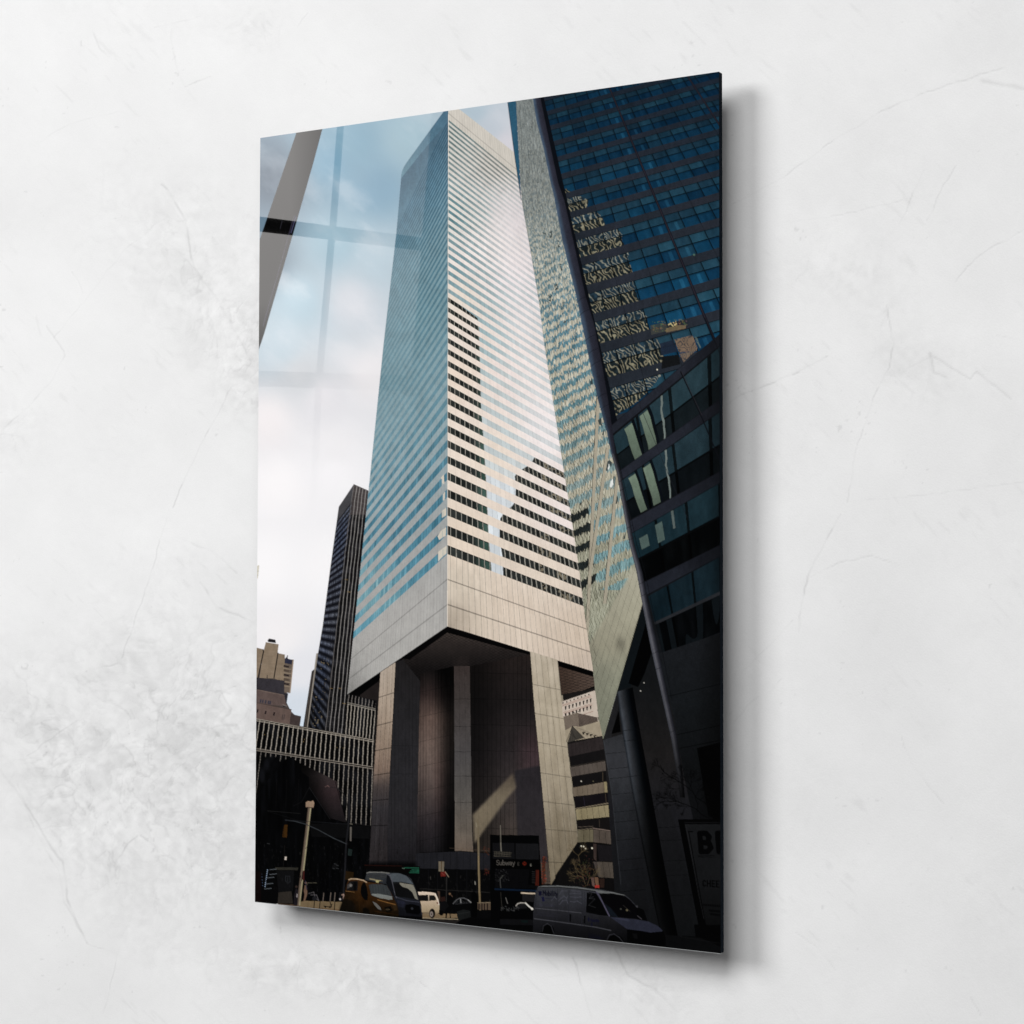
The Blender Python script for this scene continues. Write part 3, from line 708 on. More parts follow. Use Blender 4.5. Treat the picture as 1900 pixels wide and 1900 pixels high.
def bm(xl,yl,yl2,yr,yr2,c=(38,41,50)): 
    poly([(xl,yl),(1345,yr),(1345,yr2),(xl+4,yl2)],lambda x,y: np.array(c,np.float32)*(1-.35*step(1250,1345,x))[...,None]+((fbm(x,y,20,3,2)-.5)*6)[...,None])
    line([(xl,yl),(1345,yr)],1.0,(22,22,28),.8); line([(xl+4,yl2),(1345,yr2)],1.1,(12,14,18),.9)
bm(1130,793,808,612,634); bm(1149,874,891,735,757,(37,40,49)); bm(1169,966,989,870,891,(37,40,49)); bm(1196,1080,1104,1007,1028,(33,36,44))
line([(1308,590),(1334,652),(1345,680)],1.6,(20,22,26)); line([(1263,690),(1300,770),(1345,876)],2.2,(16,18,24),.9); line([(1265,690),(1302,770)],.8,(56,50,56),.7)
line([(1187,752),(1212,812),(1240,880),(1275,960)],1.0,(30,30,38),.8)
# blank dark wall below
def dwall(x,y):
    c=vgrad([(1160,(30,32,36)),(1300,(24,27,30)),(1420,(18,20,22)),(1560,(20,21,24)),(1780,(16,18,20))])(x,y)
    c=c*(1-.4*step(1280,1345,x))[...,None]
    for a,k in ((1291,-.235),(1366,-.22),(1392,-.2)):
        c=np.where((np.abs(y-a-(x-1244)*k)<.7)[...,None],c*.45,c)
    return c+((noise(x,y,2,3)-.5)*3)[...,None]
poly([(1216,1215),(1345,1172),(1345,1790),(1300,1790),(1258,1435)],dwall)
poly([(1293,1388),(1345,1375),(1345,1535),(1314,1512)],(3,3,4)); poly([(1300,1400),(1345,1400),(1345,1530),(1322,1515)],(2,2,3))
# recess under the mirrored tower and its column
part('printed_underpass')
poly([(1193,1117),(1202,1150),(1228,1238),(1250,1330),(1268,1435),(1290,1540),(1320,1790),(1150,1790),(1120,1372),(1144.5,1283.6)],lambda x,y: vgrad([(1110,(14,18,22)),(1260,(22,24,26)),(1400,(32,30,30)),(1500,(34,34,38)),(1780,(20,22,24))])(x,y))
poly([(1193,1120),(1200,1146),(1180,1240),(1170,1275),(1146,1282)],(16,22,26)); poly([(1200,1150),(1213,1200),(1196,1250),(1184,1275),(1166,1268)],(2,2,4))
poly([(1146,1284),(1119,1372),(1134,1369),(1150,1300)],(34,34,36)); poly([(1148,1318),(1152,1358),(1134,1362)],(3,3,4))
def lw(x,y):
    c=vgrad([(1365,(46,47,50)),(1400,(54,55,59)),(1500,(46,48,52)),(1600,(34,35,39)),(1780,(22,24,26))])(x,y)
    for a in (1398,1427,1445,1475,1508,1527,1561,1598,1618,1657): c=np.where((np.abs(y-a+(x-1130)*.10)<.55)[...,None],c*.62,c)
    return c*(1-.15*step(1160,1185,x))[...,None]
poly([(1119,1373),(1155,1362),(1180,1500),(1215,1790),(1160,1790),(1150,1640),(1136,1480)],lw)
line([(1120,1374),(1136,1480),(1152,1640)],1.2,(62,64,68),.6)
poly([(1186,1500),(1244,1500),(1262,1560),(1290,1700),(1300,1790),(1245,1790)],lambda x,y: vgrad([(1500,(32,32,35)),(1780,(20,22,24))])(x,y))
for a in (1536,1560,1598,1625,1662): line([(1212+(a-1536)*.17,a),(1262+(a-1536)*.22,a-2)],.8,(12,13,15),.8)
for a,b in ((1195,1267),(1188.6,1282)): disc(a,b,1.1,(180,176,168))
def tube(L,R,f,wd):
    """shaded round column between two side polylines"""
    def g(x,y):
        xl=np.interp(y,[p[1] for p in L],[p[0] for p in L]); xr=np.interp(y,[p[1] for p in R],[p[0] for p in R])
        return f(np.clip((x-xl)/(xr-xl+1e-3),0,1),x,y)
    poly(L+R[::-1],g)
def shade(stops):
    q=[s[0] for s in stops]; cs=np.array([s[1] for s in stops],np.float32)
    return lambda s:np.stack([np.interp(s,q,cs[:,k]) for k in range(3)],-1)
sh=shade([(0,(30,34,40)),(.12,(64,68,74)),(.35,(44,46,50)),(.6,(16,20,24)),(.75,(4,8,14)),(1,(3,4,6))])
tube([(1144.5,1284),(1157,1370),(1171,1460),(1190,1560),(1214,1680),(1238,1790)],[(1174,1275),(1187,1352),(1205,1450),(1232,1600),(1262,1760),(1266,1790)],
     lambda s,x,y: sh(s)*(1-.72*step(1380,1640,y))[...,None]+((1-s)*0)[...,None],0)
for a in (1357,1376,1442): line([(1145+(a-1284)*.145,a-1),(1160+(a-1284)*.15,a-3),(1180+(a-1284)*.16,a-3)],.9,(10,12,14),.8)
# thin round mullion / long pipe down the corner
sh2=shade([(0,(66,84,104)),(.25,(58,70,86)),(.45,(46,48,60)),(1,(38,38,48))])
tube([(988,178),(996,227),(1008.6,275),(1020,331.5),(1027,360),(1042.4,441),(1057.6,502.7),(1069,549.5),(1079.6,600),(1091,657),(1108.6,739),(1126,802),(1134,842)],
     [(1002,178),(1012,227),(1022,275),(1036,340),(1047.5,372.6),(1062.6,441),(1076,502),(1086.6,549.5),(1102,600),(1113.7,657),(1128,739),(1137,802),(1142,842)],
     lambda s,x,y: sh2(s)*(1.05-.15*step(300,900,y))[...,None]*(1-.1*step(.93,1,s))[...,None],0)
for a in (556,580,628,653,676,735,756): 
    xl=np.interp(a,[549.5,600,657,739,802],[1069,1079.6,1091,1108.6,1126]); line([(xl,a+5),(xl+8,a-2),(xl+20,a-7)],.8,(18,20,28),.8)
sh3=shade([(0,(70,72,80)),(.35,(92,92,98)),(.6,(58,58,66)),(1,(24,26,32))])
tube([(1134,842),(1145,881.7),(1157.5,953.7),(1167.6,1009),(1181,1062),(1191,1117),(1209.7,1210),(1230,1300),(1245.5,1370),(1256,1435),(1262,1480)],
     [(1142,842),(1153,881.7),(1166,953.7),(1177,1009),(1192,1062),(1202,1117),(1222.7,1210),(1241,1300),(1257,1370),(1267,1435),(1271,1480)],
     lambda s,x,y: sh3(s)*(np.interp(y,[842,1100,1210,1330,1400,1480],[.85,1,.98,.85,.6,.22]))[...,None],0)
for a in (892,908,978,1000,1082,1104,1211,1240,1357): 
    xl=np.interp(a,[842,881.7,953.7,1009,1062,1117,1210,1300,1370],[1134,1145,1157.5,1167.6,1181,1191,1209.7,1230,1245.5]); line([(xl,a+2),(xl+6,a),(xl+12,a-4)],.9,(20,22,26),.85)
line([(1145,842),(1157,894),(1170,953.7),(1181,1009),(1197,1062),(1208,1117),(1229,1210),(1247,1300)],1.1,(14,16,20),.8)

# bare tree in front of the podium
part('printed_bare_tree')
z=zf(1180,1400,4.75)
tc=(7,7,8)
line(z(640,560,655,520,650,480,600,420,530,380,500,330,430,270,330,210,240,150,215,95),1.3,tc,.95)
line(z(630,555,580,530,530,480,440,440,360,415,260,410,180,440),1.4,tc,.95); line(z(540,500,545,440,520,380),1.2,tc,.9); line(z(640,440,580,410,520,370),1.2,tc,.9)
for (a,b,an,L) in ((430,270,2.6,11),(330,210,2.9,9),(500,330,1.9,12),(520,380,1.1,12),(440,440,2.9,11),(360,415,2.7,10),(260,410,3.3,10),(300,420,2.4,10),(560,400,.6,10),(400,250,1.7,11),(240,150,2.2,9),(380,300,3.2,9),(470,300,1.2,12),(600,420,.8,10),(500,460,3.1,10),(350,430,3.6,8)):
    p=z(a,b)[0]; twigs(p[0],p[1],an,L,5,.9,tc,.85,.55)

# ------------------------------------------------------------- shop sign panel, lower right
part('printed_shop_sign')
z=zf(1180,1400,4.75)
poly(z(370,570,820,570,820,1790,640,1790,560,1560,370,575),(5,5,6))
poly(z(430,615,820,615,820,1500,620,1500,600,1440),lambda x,y: vgrad([(1525,(31,32,34)),(1640,(27,28,30)),(1720,(18,19,20))])(x,y))
line(z(430,600,820,600),1.6,(22,22,24)); line(z(465,680,610,1480),1.8,(6,6,7)); line(z(460,680,500,680),2,(6,6,7)); line(z(440,620,545,1200,600,1450),.9,(44,44,46),.7)
K=(7,7,9)
def stroke(segs,ox,oy,sx,sy,w,col,al=1.,slant=0,sk=0):
    for s in segs:
        line([(ox+p[0]*sx+slant*(1-p[1])*sx,oy+p[1]*sy+sk*p[0]*sx) for p in s],w,col,al)
FONT={'S':[[(.9,.12),(.5,0),(.1,.15),(.15,.42),(.8,.58),(.9,.85),(.5,1),(.05,.88)]],'u':[[(.1,.4),(.1,.85),(.4,1),(.85,.85)],[(.85,.4),(.85,1)]],
'b':[[(.1,0),(.1,1)],[(.1,.55),(.5,.4),(.9,.6),(.9,.85),(.5,1),(.1,.9)]],'w':[[(0,.4),(.25,1),(.5,.5),(.75,1),(1,.4)]],'a':[[(.15,.5),(.5,.4),(.85,.5),(.85,1)],[(.85,.7),(.3,.7),(.1,.85),(.35,1),(.85,.92)]],
'y':[[(.05,.4),(.5,.95)],[(.95,.4),(.4,1.25),(.1,1.3)]],'M':[[(0,1),(0,0),(.5,.6),(1,0),(1,1)]],'o':[[(.5,.4),(.1,.55),(.1,.85),(.5,1),(.9,.85),(.9,.55),(.5,.4)]],'i':[[(.5,.4),(.5,1)],[(.5,.1),(.5,.18)]],
'l':[[(.5,0),(.5,1)]],'t':[[(.5,.1),(.5,.9),(.8,1)],[(.2,.4),(.8,.4)]],'B':[[(.1,0),(.1,1),(.6,1),(.9,.8),(.8,.55),(.1,.48)],[(.1,0),(.6,0),(.85,.2),(.7,.45)]],'E':[[(.95,0),(.1,0),(.1,1),(.95,1)],[(.1,.5),(.8,.5)]],
'R':[[(.1,1),(.1,0),(.65,0),(.9,.22),(.65,.5),(.1,.5)],[(.5,.5),(.95,1)]],'C':[[(.9,.18),(.5,0),(.1,.2),(.1,.8),(.5,1),(.9,.82)]],'H':[[(.1,0),(.1,1)],[(.9,0),(.9,1)],[(.1,.5),(.9,.5)]],'6':[[(.8,.05),(.3,.25),(.1,.65),(.25,.95),(.7,.95),(.85,.7),(.6,.5),(.15,.6)]],
'.':[[(.45,.95),(.55,.98)]]}
def text_(s,x,y,w,h,th,col,al=1.,gap=.3,sk=0,slant=0):
    for ch in s:
        ww=w*(.45 if ch in 'ilt' else (1.25 if ch in 'Mw' else 1))
        if ch in FONT: stroke(FONT[ch],x,y,ww,h,th,col,al,slant,sk)
        x+=ww+gap*w; y+=sk*(ww+gap*w)
p=z(545,685)[0]; text_('B',p[0]+4,p[1]+2,23,34,10,K,1,slant=-.12); text_('E',p[0]+37,p[1]+2,23,34,10,K,1,slant=-.12)
line(z(550,905,700,905),1.0,(14,14,15),.8); line(z(550,895,690,890),2.0,(12,12,14),.6)
p=z(588,1108)[0]; text_('CHEES',p[0],p[1],6.2,11,2.4,(8,8,9),1,gap=.35,sk=.05)
for r,(a,b,c) in enumerate([(600,1325,770),(650,1375,770),(660,1405,750)]): line(z(a,b,c,b+12),4.2,(10,10,12),.75)
for q in range(8): p=z(605+q*20,1318)[0]; line([(p[0],p[1]-3),(p[0]+1,p[1]+5)],1.,(26,26,28),.6)
poly(z(510,1500,600,1490,640,1560,760,1620,780,1790,540,1790,520,1560),(6,6,7)); line(z(410,1600,560,1610,600,1640),1.4,(8,8,9)); line(z(620,1500,780,1530),1,(14,14,15),.7)

# ------------------------------------------------------------- street level
part('printed_pavement')
z=zf(440,1450,3.8)
poly(z(440,850,760,850,760,1000,400,1000,400,880),(118,100,74)); poly(z(440,850,480,842,740,850,740,905,440,880),(120,102,76))
poly(z(290,862,440,870,440,890,290,875),(84,66,52)); line(z(440,885,720,905),1.2,(96,66,46),.8)
part('printed_crossing'); poly(z(1300,930,1560,935,1560,962,1310,962),(128,108,82)); line(z(1300,962,1560,972),1.6,(186,168,138),.8); poly(z(1300,968,1600,975,1620,1010,1300,990),(40,36,34))
poly(z(1600,960,2000,985,2600,1050,2600,1500,1500,1500,1540,1000),(10,10,12)); part('printed_road'); poly([(1206,1732),(1300,1740),(1345,1760),(1345,1790),(1206,1790)],(16,17,19))
line([(1262,1738),(1345,1752)],1.2,(26,26,28),.7)
part('printed_lamp_post')
line(z(512,160,430,870),5.2,(112,98,84),1,True); line(z(521,165,440,870),2.4,(158,148,118),1,True); line(z(503,170,422,860),1.4,(70,58,50),.8)
poly(z(484,148,500,138,520,142,535,134,544,150,538,185,484,180),(148,124,104)); line(z(490,182,538,186),1.5,(60,44,40),.8); poly(z(462,628,475,630,472,700,458,690),(70,30,28)); line(z(455,700,462,640),1.4,(24,24,24))
part('printed_signal_pole')
line(z(788,60,790,200,785,300,768,440,760,640,745,860),3.2,(34,34,38),1,True); line(z(620,38,700,45,745,80,770,130,778,200),1.2,(38,36,38),.9)
line(z(620,38,640,30,650,40),1.4,(120,90,86),.6); line(z(340,272,400,278,480,300,570,340,680,400,770,440),1.5,(62,66,70),.9); line(z(215,210,480,290),.8,(26,26,28),.7); line(z(340,272,780,300),.9,(34,36,40),.8)
line(z(802,325,800,415),3.0,(118,112,104),.85,True); line(z(795,300,812,300),1,(130,124,110),.8)
poly(z(785,475,812,480,806,525,780,520),(34,46,44)); disc(*z(690,600)[0],5,(30,30,32),.6)
for a,b in ((685,580),(700,590),(672,612),(700,612)): line(z(a,b,a+14,b+3),1.2,(70,72,74),.7)
part('printed_traffic_light'); poly(z(335,305,355,306,350,395,320,392,325,340),(72,46,16)); line(z(330,320,326,388),1.3,(52,32,12)); 
part('printed_taxi_box'); poly(z(765,632,822,640,815,700,760,690),(48,32,12))
part('printed_street_furniture')
for a,b in ((605,785),(655,785),(685,785)): line(z(a+6,b,a,b+60),1.5,(118,106,96),.85)
for a in (540,580,685): line(z(a+5,845,a,908),1.6,(18,16,18))
line(z(612,878,630,882,660,885,668,865),1.6,(18,16,18)); line(z(655,850,665,885),1.4,(18,16,18)); disc(*z(622,884)[0],1.8,(16,14,16)); disc(*z(655,886)[0],1.8,(16,14,16))
line(z(505,790,540,780,550,820,575,840,560,800,520,800),1.4,(92,88,90),.8); disc(*z(545,825)[0],4,(36,36,40),.9); line(z(480,745,500,715,560,715),1.1,(96,92,76),.8); poly(z(720,780,740,780,735,850,715,850),(24,24,28)); disc(*z(726,830)[0],1.8,(190,180,176))
line(z(740,800,752,795,750,830),2.2,(170,140,124),.9)
part('printed_storefront')
for k in range(420):
    a=rs.uniform(474,770); b=rs.uniform(1560,1655); h_=rs.uniform(1,5); v_=rs.uniform(14,40)*(1.5 if rs.rand()<.08 else 1)
    line([(a,b),(a+rs.uniform(-.3,.3),b+h_)],rs.uniform(.6,1.6),(v_,v_*.96,v_*rs.uniform(.85,1.15)),.5)
for k in range(300):
    a=rs.uniform(775,1000); b=rs.uniform(1618,1690); v_=rs.uniform(20,60)*(1.8 if rs.rand()<.06 else 1)
    line([(a,b),(a+rs.uniform(-1,1),b+rs.uniform(1,5))],rs.uniform(.5,1.3),(v_,v_*.94,v_*.88),.45)
part('printed_person')
poly(z(415,755,428,765,432,800,425,875,398,872,402,800),(34,30,36)); disc(*z(418,742)[0],2.2,(56,44,40)); poly(z(420,790,427,795,424,820,418,815),(150,140,140))
poly(z(478,730,490,735,495,790,478,845,468,842,476,800,470,770),(110,86,70)); disc(*z(484,715)[0],2,(120,96,84)); line(z(480,700,490,760),1.4,(48,48,70),.8)
# screens, signs
part('printed_departure_board'); poly(z(890,585,1290,598,1285,650,1160,640,900,615),(16,11,10))
for r,(a,b,c) in enumerate([(1180,1280,608),(1232,1280,622),(1222,1280,632),(1215,1280,642)]):
    line(z(a,c,b,c+2),1.6,(40,120,90),.8)
    for q in range(int((b-a)/9)): line(z(a+q*9,c-4,a+q*9,c+6),.7,(10,20,16),.6)
line(z(1165,612,1180,614),1.2,(120,150,130),.7); line(z(900,590,1160,596),1.4,(60,24,18),.7)

# grey passenger van
part('printed_grey_van')
z=zf(620,1590,7.917)
grey=lambda x,y: .85*vgrad([(1615,(68,72,77)),(1640,(52,56,62)),(1675,(36,38,48)),(1720,(14,14,18))])(x,y)
poly(z(455,330,480,235,520,222,700,225,820,235,960,240,1060,275,1130,320,1180,420,1230,560,1265,680,1300,760,1300,960,940,960,930,720,860,560,770,400,470,340),grey)
poly(z(470,320,482,240,520,226,700,228,770,255,790,300,740,310,480,335),(58,60,62)); line(z(480,236,520,224,700,226,810,240),1.4,(150,148,142),.8); line(z(490,262,740,275),.9,(40,40,42),.7); line(z(486,285,740,300),.9,(40,40,42),.6)
poly(z(772,250,800,262,850,380,880,500,900,600,860,560,800,470,765,380),(22,24,30)); line(z(775,255,820,270,860,380,890,520,915,600),2.0,(96,96,104),.7)
poly(z(820,245,950,240,1060,280,1150,380,1160,400,1000,365,860,362,835,290),(92,100,106),.75); 
poly(z(858,370,960,372,1120,395,1165,410,1190,480,1235,630,1120,615,905,578,880,470),(26,28,30)); poly(z(960,378,1090,400,1160,412,1190,480,1232,628,1190,610,1150,520,1080,460,1010,440,970,410),(146,142,128),.9); poly(z(880,400,960,395,1000,440,1080,470,1140,540,1180,610,900,575),(18,18,20),.8)
poly(z(1050,700,1150,690,1255,720,1270,820,1240,850,1060,825,1040,760),(8,8,10)); disc(*z(1145,758)[0],2.2,(50,52,58)); poly(z(930,690,1000,680,1040,700,1020,745,950,730),(34,36,48)); line(z(910,590,1060,640,1250,665),1.3,(78,80,92),.7); poly(z(940,860,1290,880,1295,960,940,960),(8,8,10)); line(z(1275,720,1292,850),1.4,(86,84,90),.6)
poly(z(925,630,1020,650,1060,690,930,685),(44,46,66),.6)
# taxi
part('printed_taxi')
tx=lambda x,y: (.70-.22*step(668,640,x-(y-1660)*.1)*step(1640,1665,y))[...,None]*vgrad([(1628,(104,66,32)),(1650,(88,54,22)),(1668,(84,50,18)),(1685,(60,36,13)),(1715,(24,14,6))])(x,y)*(1-.55*step(640,628,x))[...,None]+((fbm(x,y,9,3,3)-.5)*16)[...,None]
poly(z(70,810,95,730,150,560,180,420,215,330,260,318,340,322,420,340,480,365,560,380,700,395,780,430,840,530,880,620,920,690,945,780,945,885,700,870,300,840),tx)
poly(z(70,812,100,700,150,620,260,640,300,700,320,840),(24,18,12),.75,soft=2)
line(z(215,335,250,322,340,325,430,345,475,372),2.0,(196,170,140),.9); line(z(170,500,300,520),1.0,(150,110,66),.7)
poly(z(180,430,225,355,350,352,345,500,190,490),(26,26,28)); poly(z(195,410,240,380,270,410,230,450,190,470),(104,98,94),.6); disc(*z(245,420)[0],2.6,(150,146,140),.6); poly(z(285,370,335,370,325,500,285,490),(12,12,14),.8)
poly(z(388,520,395,430,420,375,455,378,480,440,498,560,490,640,450,635,405,580),(12,12,14))
poly(z(508,410,560,400,700,400,770,420,820,500,855,590,700,600,545,560,525,480),(56,60,62)); poly(z(545,545,640,540,760,560,850,580,855,625,800,628,690,610,560,565),(132,136,132),.9); poly(z(600,600,720,610,800,628,700,612),(10,10,12))
for q in range(7): line(z(545+q*38,410,560+q*40,540),.8,(76,80,82),.5)
line(z(525,322,590,335,620,345,700,350),2.2,(150,140,112),.9); poly(z(612,340,665,345,650,380,615,372),(176,168,120)); line(z(700,348,660,372),1.4,(30,26,20))
poly(z(565,655,620,680,680,740,690,780,640,760,590,700),(112,112,110),.85); poly(z(735,740,830,720,860,790,770,810),(18,14,10)); disc(*z(788,772)[0],3,(36,30,22)); line(z(760,772,815,772),1,(100,84,60),.7); poly(z(860,700,915,700,925,780,880,790),(60,44,24),.8); line(z(640,630,780,670,900,700),1.4,(160,112,60),.7)
poly(z(420,760,460,740,520,780,520,860,420,850),(16,12,8),.8,soft=1); line(z(600,800,940,850),1.3,(60,34,8),.8); line(z(380,580,370,840),.9,(60,36,10),.7)
for q in range(3): line(z(690,830+q*12,930,845+q*12),.8,(34,22,8),.8)
# white people carrier
part('printed_white_car')
poly(z(1232,515,1300,512,1420,520,1490,535,1530,620,1545,700,1540,820,1490,850,1480,860,1390,860,1290,820,1280,700,1265,650),lambda x,y: vgrad([(1655,(236,216,196)),(1672,(206,184,158)),(1690,(178,158,128)),(1698,(128,110,86))])(x,y))
poly(z(1240,560,1380,555,1385,648,1265,650),(26,24,24)); poly(z(1392,560,1470,562,1495,600,1500,638,1395,645),(34,32,30)); disc(*z(1440,830)[0],5.6,(22,18,18),ry=9); disc(*z(1430,840)[0],3.2,(140,128,120),ry=5.2); disc(*z(1430,840)[0],1.3,(40,34,34))
poly(z(1500,665,1535,665,1535,690,1510,690),(130,36,30)); line(z(1485,545,1520,625,1540,700),1.6,(246,236,222),.8); line(z(1295,820,1390,825),1.2,(80,66,52),.8); line(z(1380,560,1388,645),1,(150,140,128),.8)
part('printed_sign_post')
z=zf(780,1560,7.917)
poly(z(268,303,348,303,345,450,268,450),(118,108,92)); line(z(310,303,307,450),1.6,(84,66,44),.9); poly(z(295,455,370,452,375,520,300,525),(104,34,28)); line(z(365,458,415,530),1.6,(148,128,108),.9); line(z(385,530,380,960),1.6,(50,48,46),.9,True); line(z(310,470,350,505),1.0,(150,80,70),.6)
part('printed_walker')
poly(z(395,790,430,770,470,830,480,900,455,1000,440,1060,450,1145,435,1145,425,1060,400,1050,385,1145,365,1140,375,1000,385,880),(12,11,14)); disc(*z(432,780)[0],2.0,(110,86,66)); line(z(455,800,470,820),1.4,(120,92,72),.7); poly(z(300,830,360,820,370,900,310,920),(60,34,28),.8); poly(z(250,740,285,745,290,900,265,830),(120,90,72),.6)
poly(z(285,900,370,880,420,960,370,1010,330,1090,290,1060),(20,19,22)); disc(*z(308,1060)[0],4.2,(12,12,14),ry=5)
part('printed_black_car')
poly(z(470,920,520,870,560,842,640,840,700,865,745,905,790,930,790,1100,600,1080,480,1040,465,960),(12,12,15)); line(z(480,925,530,870,575,845,640,842,700,868,745,905),1.3,(110,110,112),.85); poly(z(580,850,595,850,605,912,588,915),(150,150,150),.85); poly(z(500,915,570,860,580,912,510,930),(20,22,26)); line(z(510,932,740,908),1.0,(70,70,74),.7); line(z(700,870,740,905),1.8,(170,168,164),.7)
for k in range(18): disc(*z(rs.uniform(490,700),rs.uniform(880,910))[0],.6,(96,96,96),.5)
poly(z(540,1040,640,1010,730,1030,740,1120,560,1170,540,1110),(30,32,32)); line(z(560,1070,720,1050),1,(50,52,52),.7)
poly(z(750,760,790,740,840,800,835,1130,750,1130),(6,6,8))
part('printed_pole')
line(z(852,-40,856,300,868,760,878,1010),3.4,(122,106,80),1,True); line(z(846,-40,850,300,862,760),1.2,(150,134,104),.7); line(z(842,-80,866,-60),1.4,(120,108,90)); 
z7=zf(440,1450,3.8); line(z7(1694,270,1700,350,1704,520),2.6,(116,104,84),1,True); line(z7(1680,305,1722,312),1.2,(128,116,96),.9); line(z7(1685,292,1690,320),1.4,(150,140,120),.9); line(z7(1715,295,1716,322),1.4,(130,118,98),.9)
line(z(804,600,806,640),1.4,(180,176,164),.8)
part('printed_barriers')
poly(z(842,915,1030,905,1030,1015,842,1010),(90,76,62)); 
for a in (860,905,940,985): line(z(a,925,a,1010),2.2,(34,22,24),.9)
line(z(842,912,1030,906),1.2,(150,134,110),.8)
for k in range(60): 
    a=rs.uniform(930,1010); b=rs.choice([150,450])+rs.normal(0,28); disc(*z(a,b)[0],rs.uniform(.5,1.1),(rs.uniform(80,130),rs.uniform(38,60),rs.uniform(26,36)),.55)
line(z(430,105,1010,150),.9,(96,80,66),.6)
# subway entrance
part('printed_subway_entrance')
poly(z(1020,-90,1740,-80,1790,660,1690,660,1650,1200,1030,1180),(7,8,10)); poly(z(1060,30,1380,35,1385,265,1065,260),(24,24,27)); poly(z(1400,40,1735,45,1740,275,1400,268),(30,30,33))
line(z(1180,30,1190,150),1.6,(110,108,100),.85); z8=zf(900,1450,3.8); line(z8(108,310,112,490),1.5,(128,122,110),.8)
for (a,b,c,d) in ((1080,160,1340,180),(1085,190,1330,200),(1080,225,1330,230)): line(z(a,b,c,d),1.0,(100,94,80),.7)
for k in range(10): line(z(1095+k*24,165,1095+k*24,225),.8,(92,86,74),.6)
poly(z(1040,268,1745,285,1750,420,1045,405),(4,4,5))
p=z(1118,285)[0]; text_('Subway',p[0],p[1],5.0,9.0,1.15,(84,80,75),1,gap=.12)
p=z(1430,320)[0]; text_('E',p[0],p[1],2.6,5,.9,(70,66,62),.9); disc(*z(1530,335)[0],3.6,(112,32,18),.95); p=z(1518,315)[0]; text_('M',p[0],p[1],2.8,4.8,.8,(20,8,6),.9); disc(*z(1622,355)[0],2.6,(30,40,34),.9); p=z(1612,335)[0]; text_('6',p[0],p[1],2.6,5,.9,(110,106,98),.9)
poly(z(1100,410,1740,425,1690,700,1100,690),(15,15,18)); poly(z(1600,420,1680,425,1690,650,1580,650),(6,6,8)); 
for k in range(7): line(z(1640,455+k*27,1680,457+k*27),1.1,(70,66,66),.6)
poly(z(1700,430,1740,430,1740,660,1690,655),(104,36,22),.75); poly(z(1790,240,1840,260,1830,640,1790,650),(72,30,20),.6)
for k in range(70): disc(*z(rs.uniform(1780,1850),rs.uniform(230,640))[0],rs.uniform(.5,1.2),(rs.uniform(90,170),rs.uniform(40,70),rs.uniform(26,44)),.55)
for k in range(70): disc(*z(rs.uniform(1100,1300),rs.uniform(420,600))[0],rs.uniform(.4,.9),(rs.uniform(50,100),)*3,.5)
line(z(1170,570,1180,690),1.3,(86,86,84),.8); line(z(1170,560,1215,510),.9,(110,110,100),.7)
line(z(1100,710,1690,735),3.2,(16,34,58),.9); line(z(1485,768,1680,776),2.4,(226,206,180),.95); poly(z(1500,780,1680,790,1670,900,1500,880),(40,38,40),.8)
line(z(1405,955,1430,925,1470,912,1545,915,1590,960,1640,1000),1.8,(196,190,180),.9); poly(z(1420,950,1470,922,1540,930,1570,990,1400,1000),(30,30,32)); line(z(1545,915,1590,960,1650,1005),2.6,(226,222,212),.9); disc(*z(1640,1000)[0],2.0,(244,238,226))
line(z(1180,760,1200,1000),1.0,(70,66,60),.7); line(z(1255,840,1280,920),1.3,(150,146,140),.7)
poly(z(1160,1010,1650,1020,1650,1150,1160,1140),(6,6,8)); poly(z(1170,1150,1650,1160,1650,1240,1170,1230),(22,22,25)); poly(z(1480,1165,1580,1168,1580,1205,1480,1200),(16,30,30))
for k in range(60): disc(*z(rs.uniform(1180,1450),rs.uniform(960,1030))[0],rs.uniform(.4,.9),(rs.uniform(60,140),)*3,.5)
# white van in the foreground
part('printed_white_van')
z=zf(980,1600,7.037)
wv=lambda x,y: vgrad([(1642,(62,63,68)),(1665,(56,57,63)),(1690,(44,44,49)),(1720,(28,28,32)),(1760,(12,12,15))])(x,y)*(1-.25*step(1120,1200,x)*step(1690,1740,y))[...,None]
poly(z(60,930,70,600,95,400,130,318,200,305,400,303,640,320,840,345,980,362,1100,385,1270,430,1330,480,1440,600,1560,770,1680,830,1760,890,1790,1000,1790,1200,1300,1200,1100,1150,60,1000),wv)
poly(z(130,320,200,306,400,304,640,321,880,360,1100,388,1270,430,1250,440,1080,408,920,402,870,370,640,345,400,322,140,325),(104,106,106)); line(z(150,326,400,325,640,345,870,378,910,410),1.6,(18,18,20))
poly(z(765,395,800,388,890,405,970,540,1045,700,930,690,755,655),(9,9,12)); poly(z(925,405,1100,405,1260,435,1330,490,1440,610,1560,770,1400,740,1070,710,980,530),(11,10,15)); poly(z(980,520,1070,700,1180,720,1080,600),(28,40,52),.6,soft=1)
line(z(775,400,830,410,800,470,870,480,790,560,880,590),1.1,(56,56,58),.6); line(z(800,470,850,450),1.6,(66,66,70),.5)
line(z(890,385,930,440,1000,580,1060,700),2.2,(84,80,100),.9)
disc(*z(1210,610)[0],1.5,(80,80,72),.8); disc(*z(1290,625)[0],2,(120,112,84),.8); line(z(1240,560,1330,640),.9,(60,56,50),.7); line(z(1430,700,1480,740),1.6,(110,106,110),.5)
poly(z(1400,600,1440,590,1510,620,1560,770,1500,750,1420,680),(8,8,10)); disc(*z(1420,575)[0],2,(70,70,74),.7)
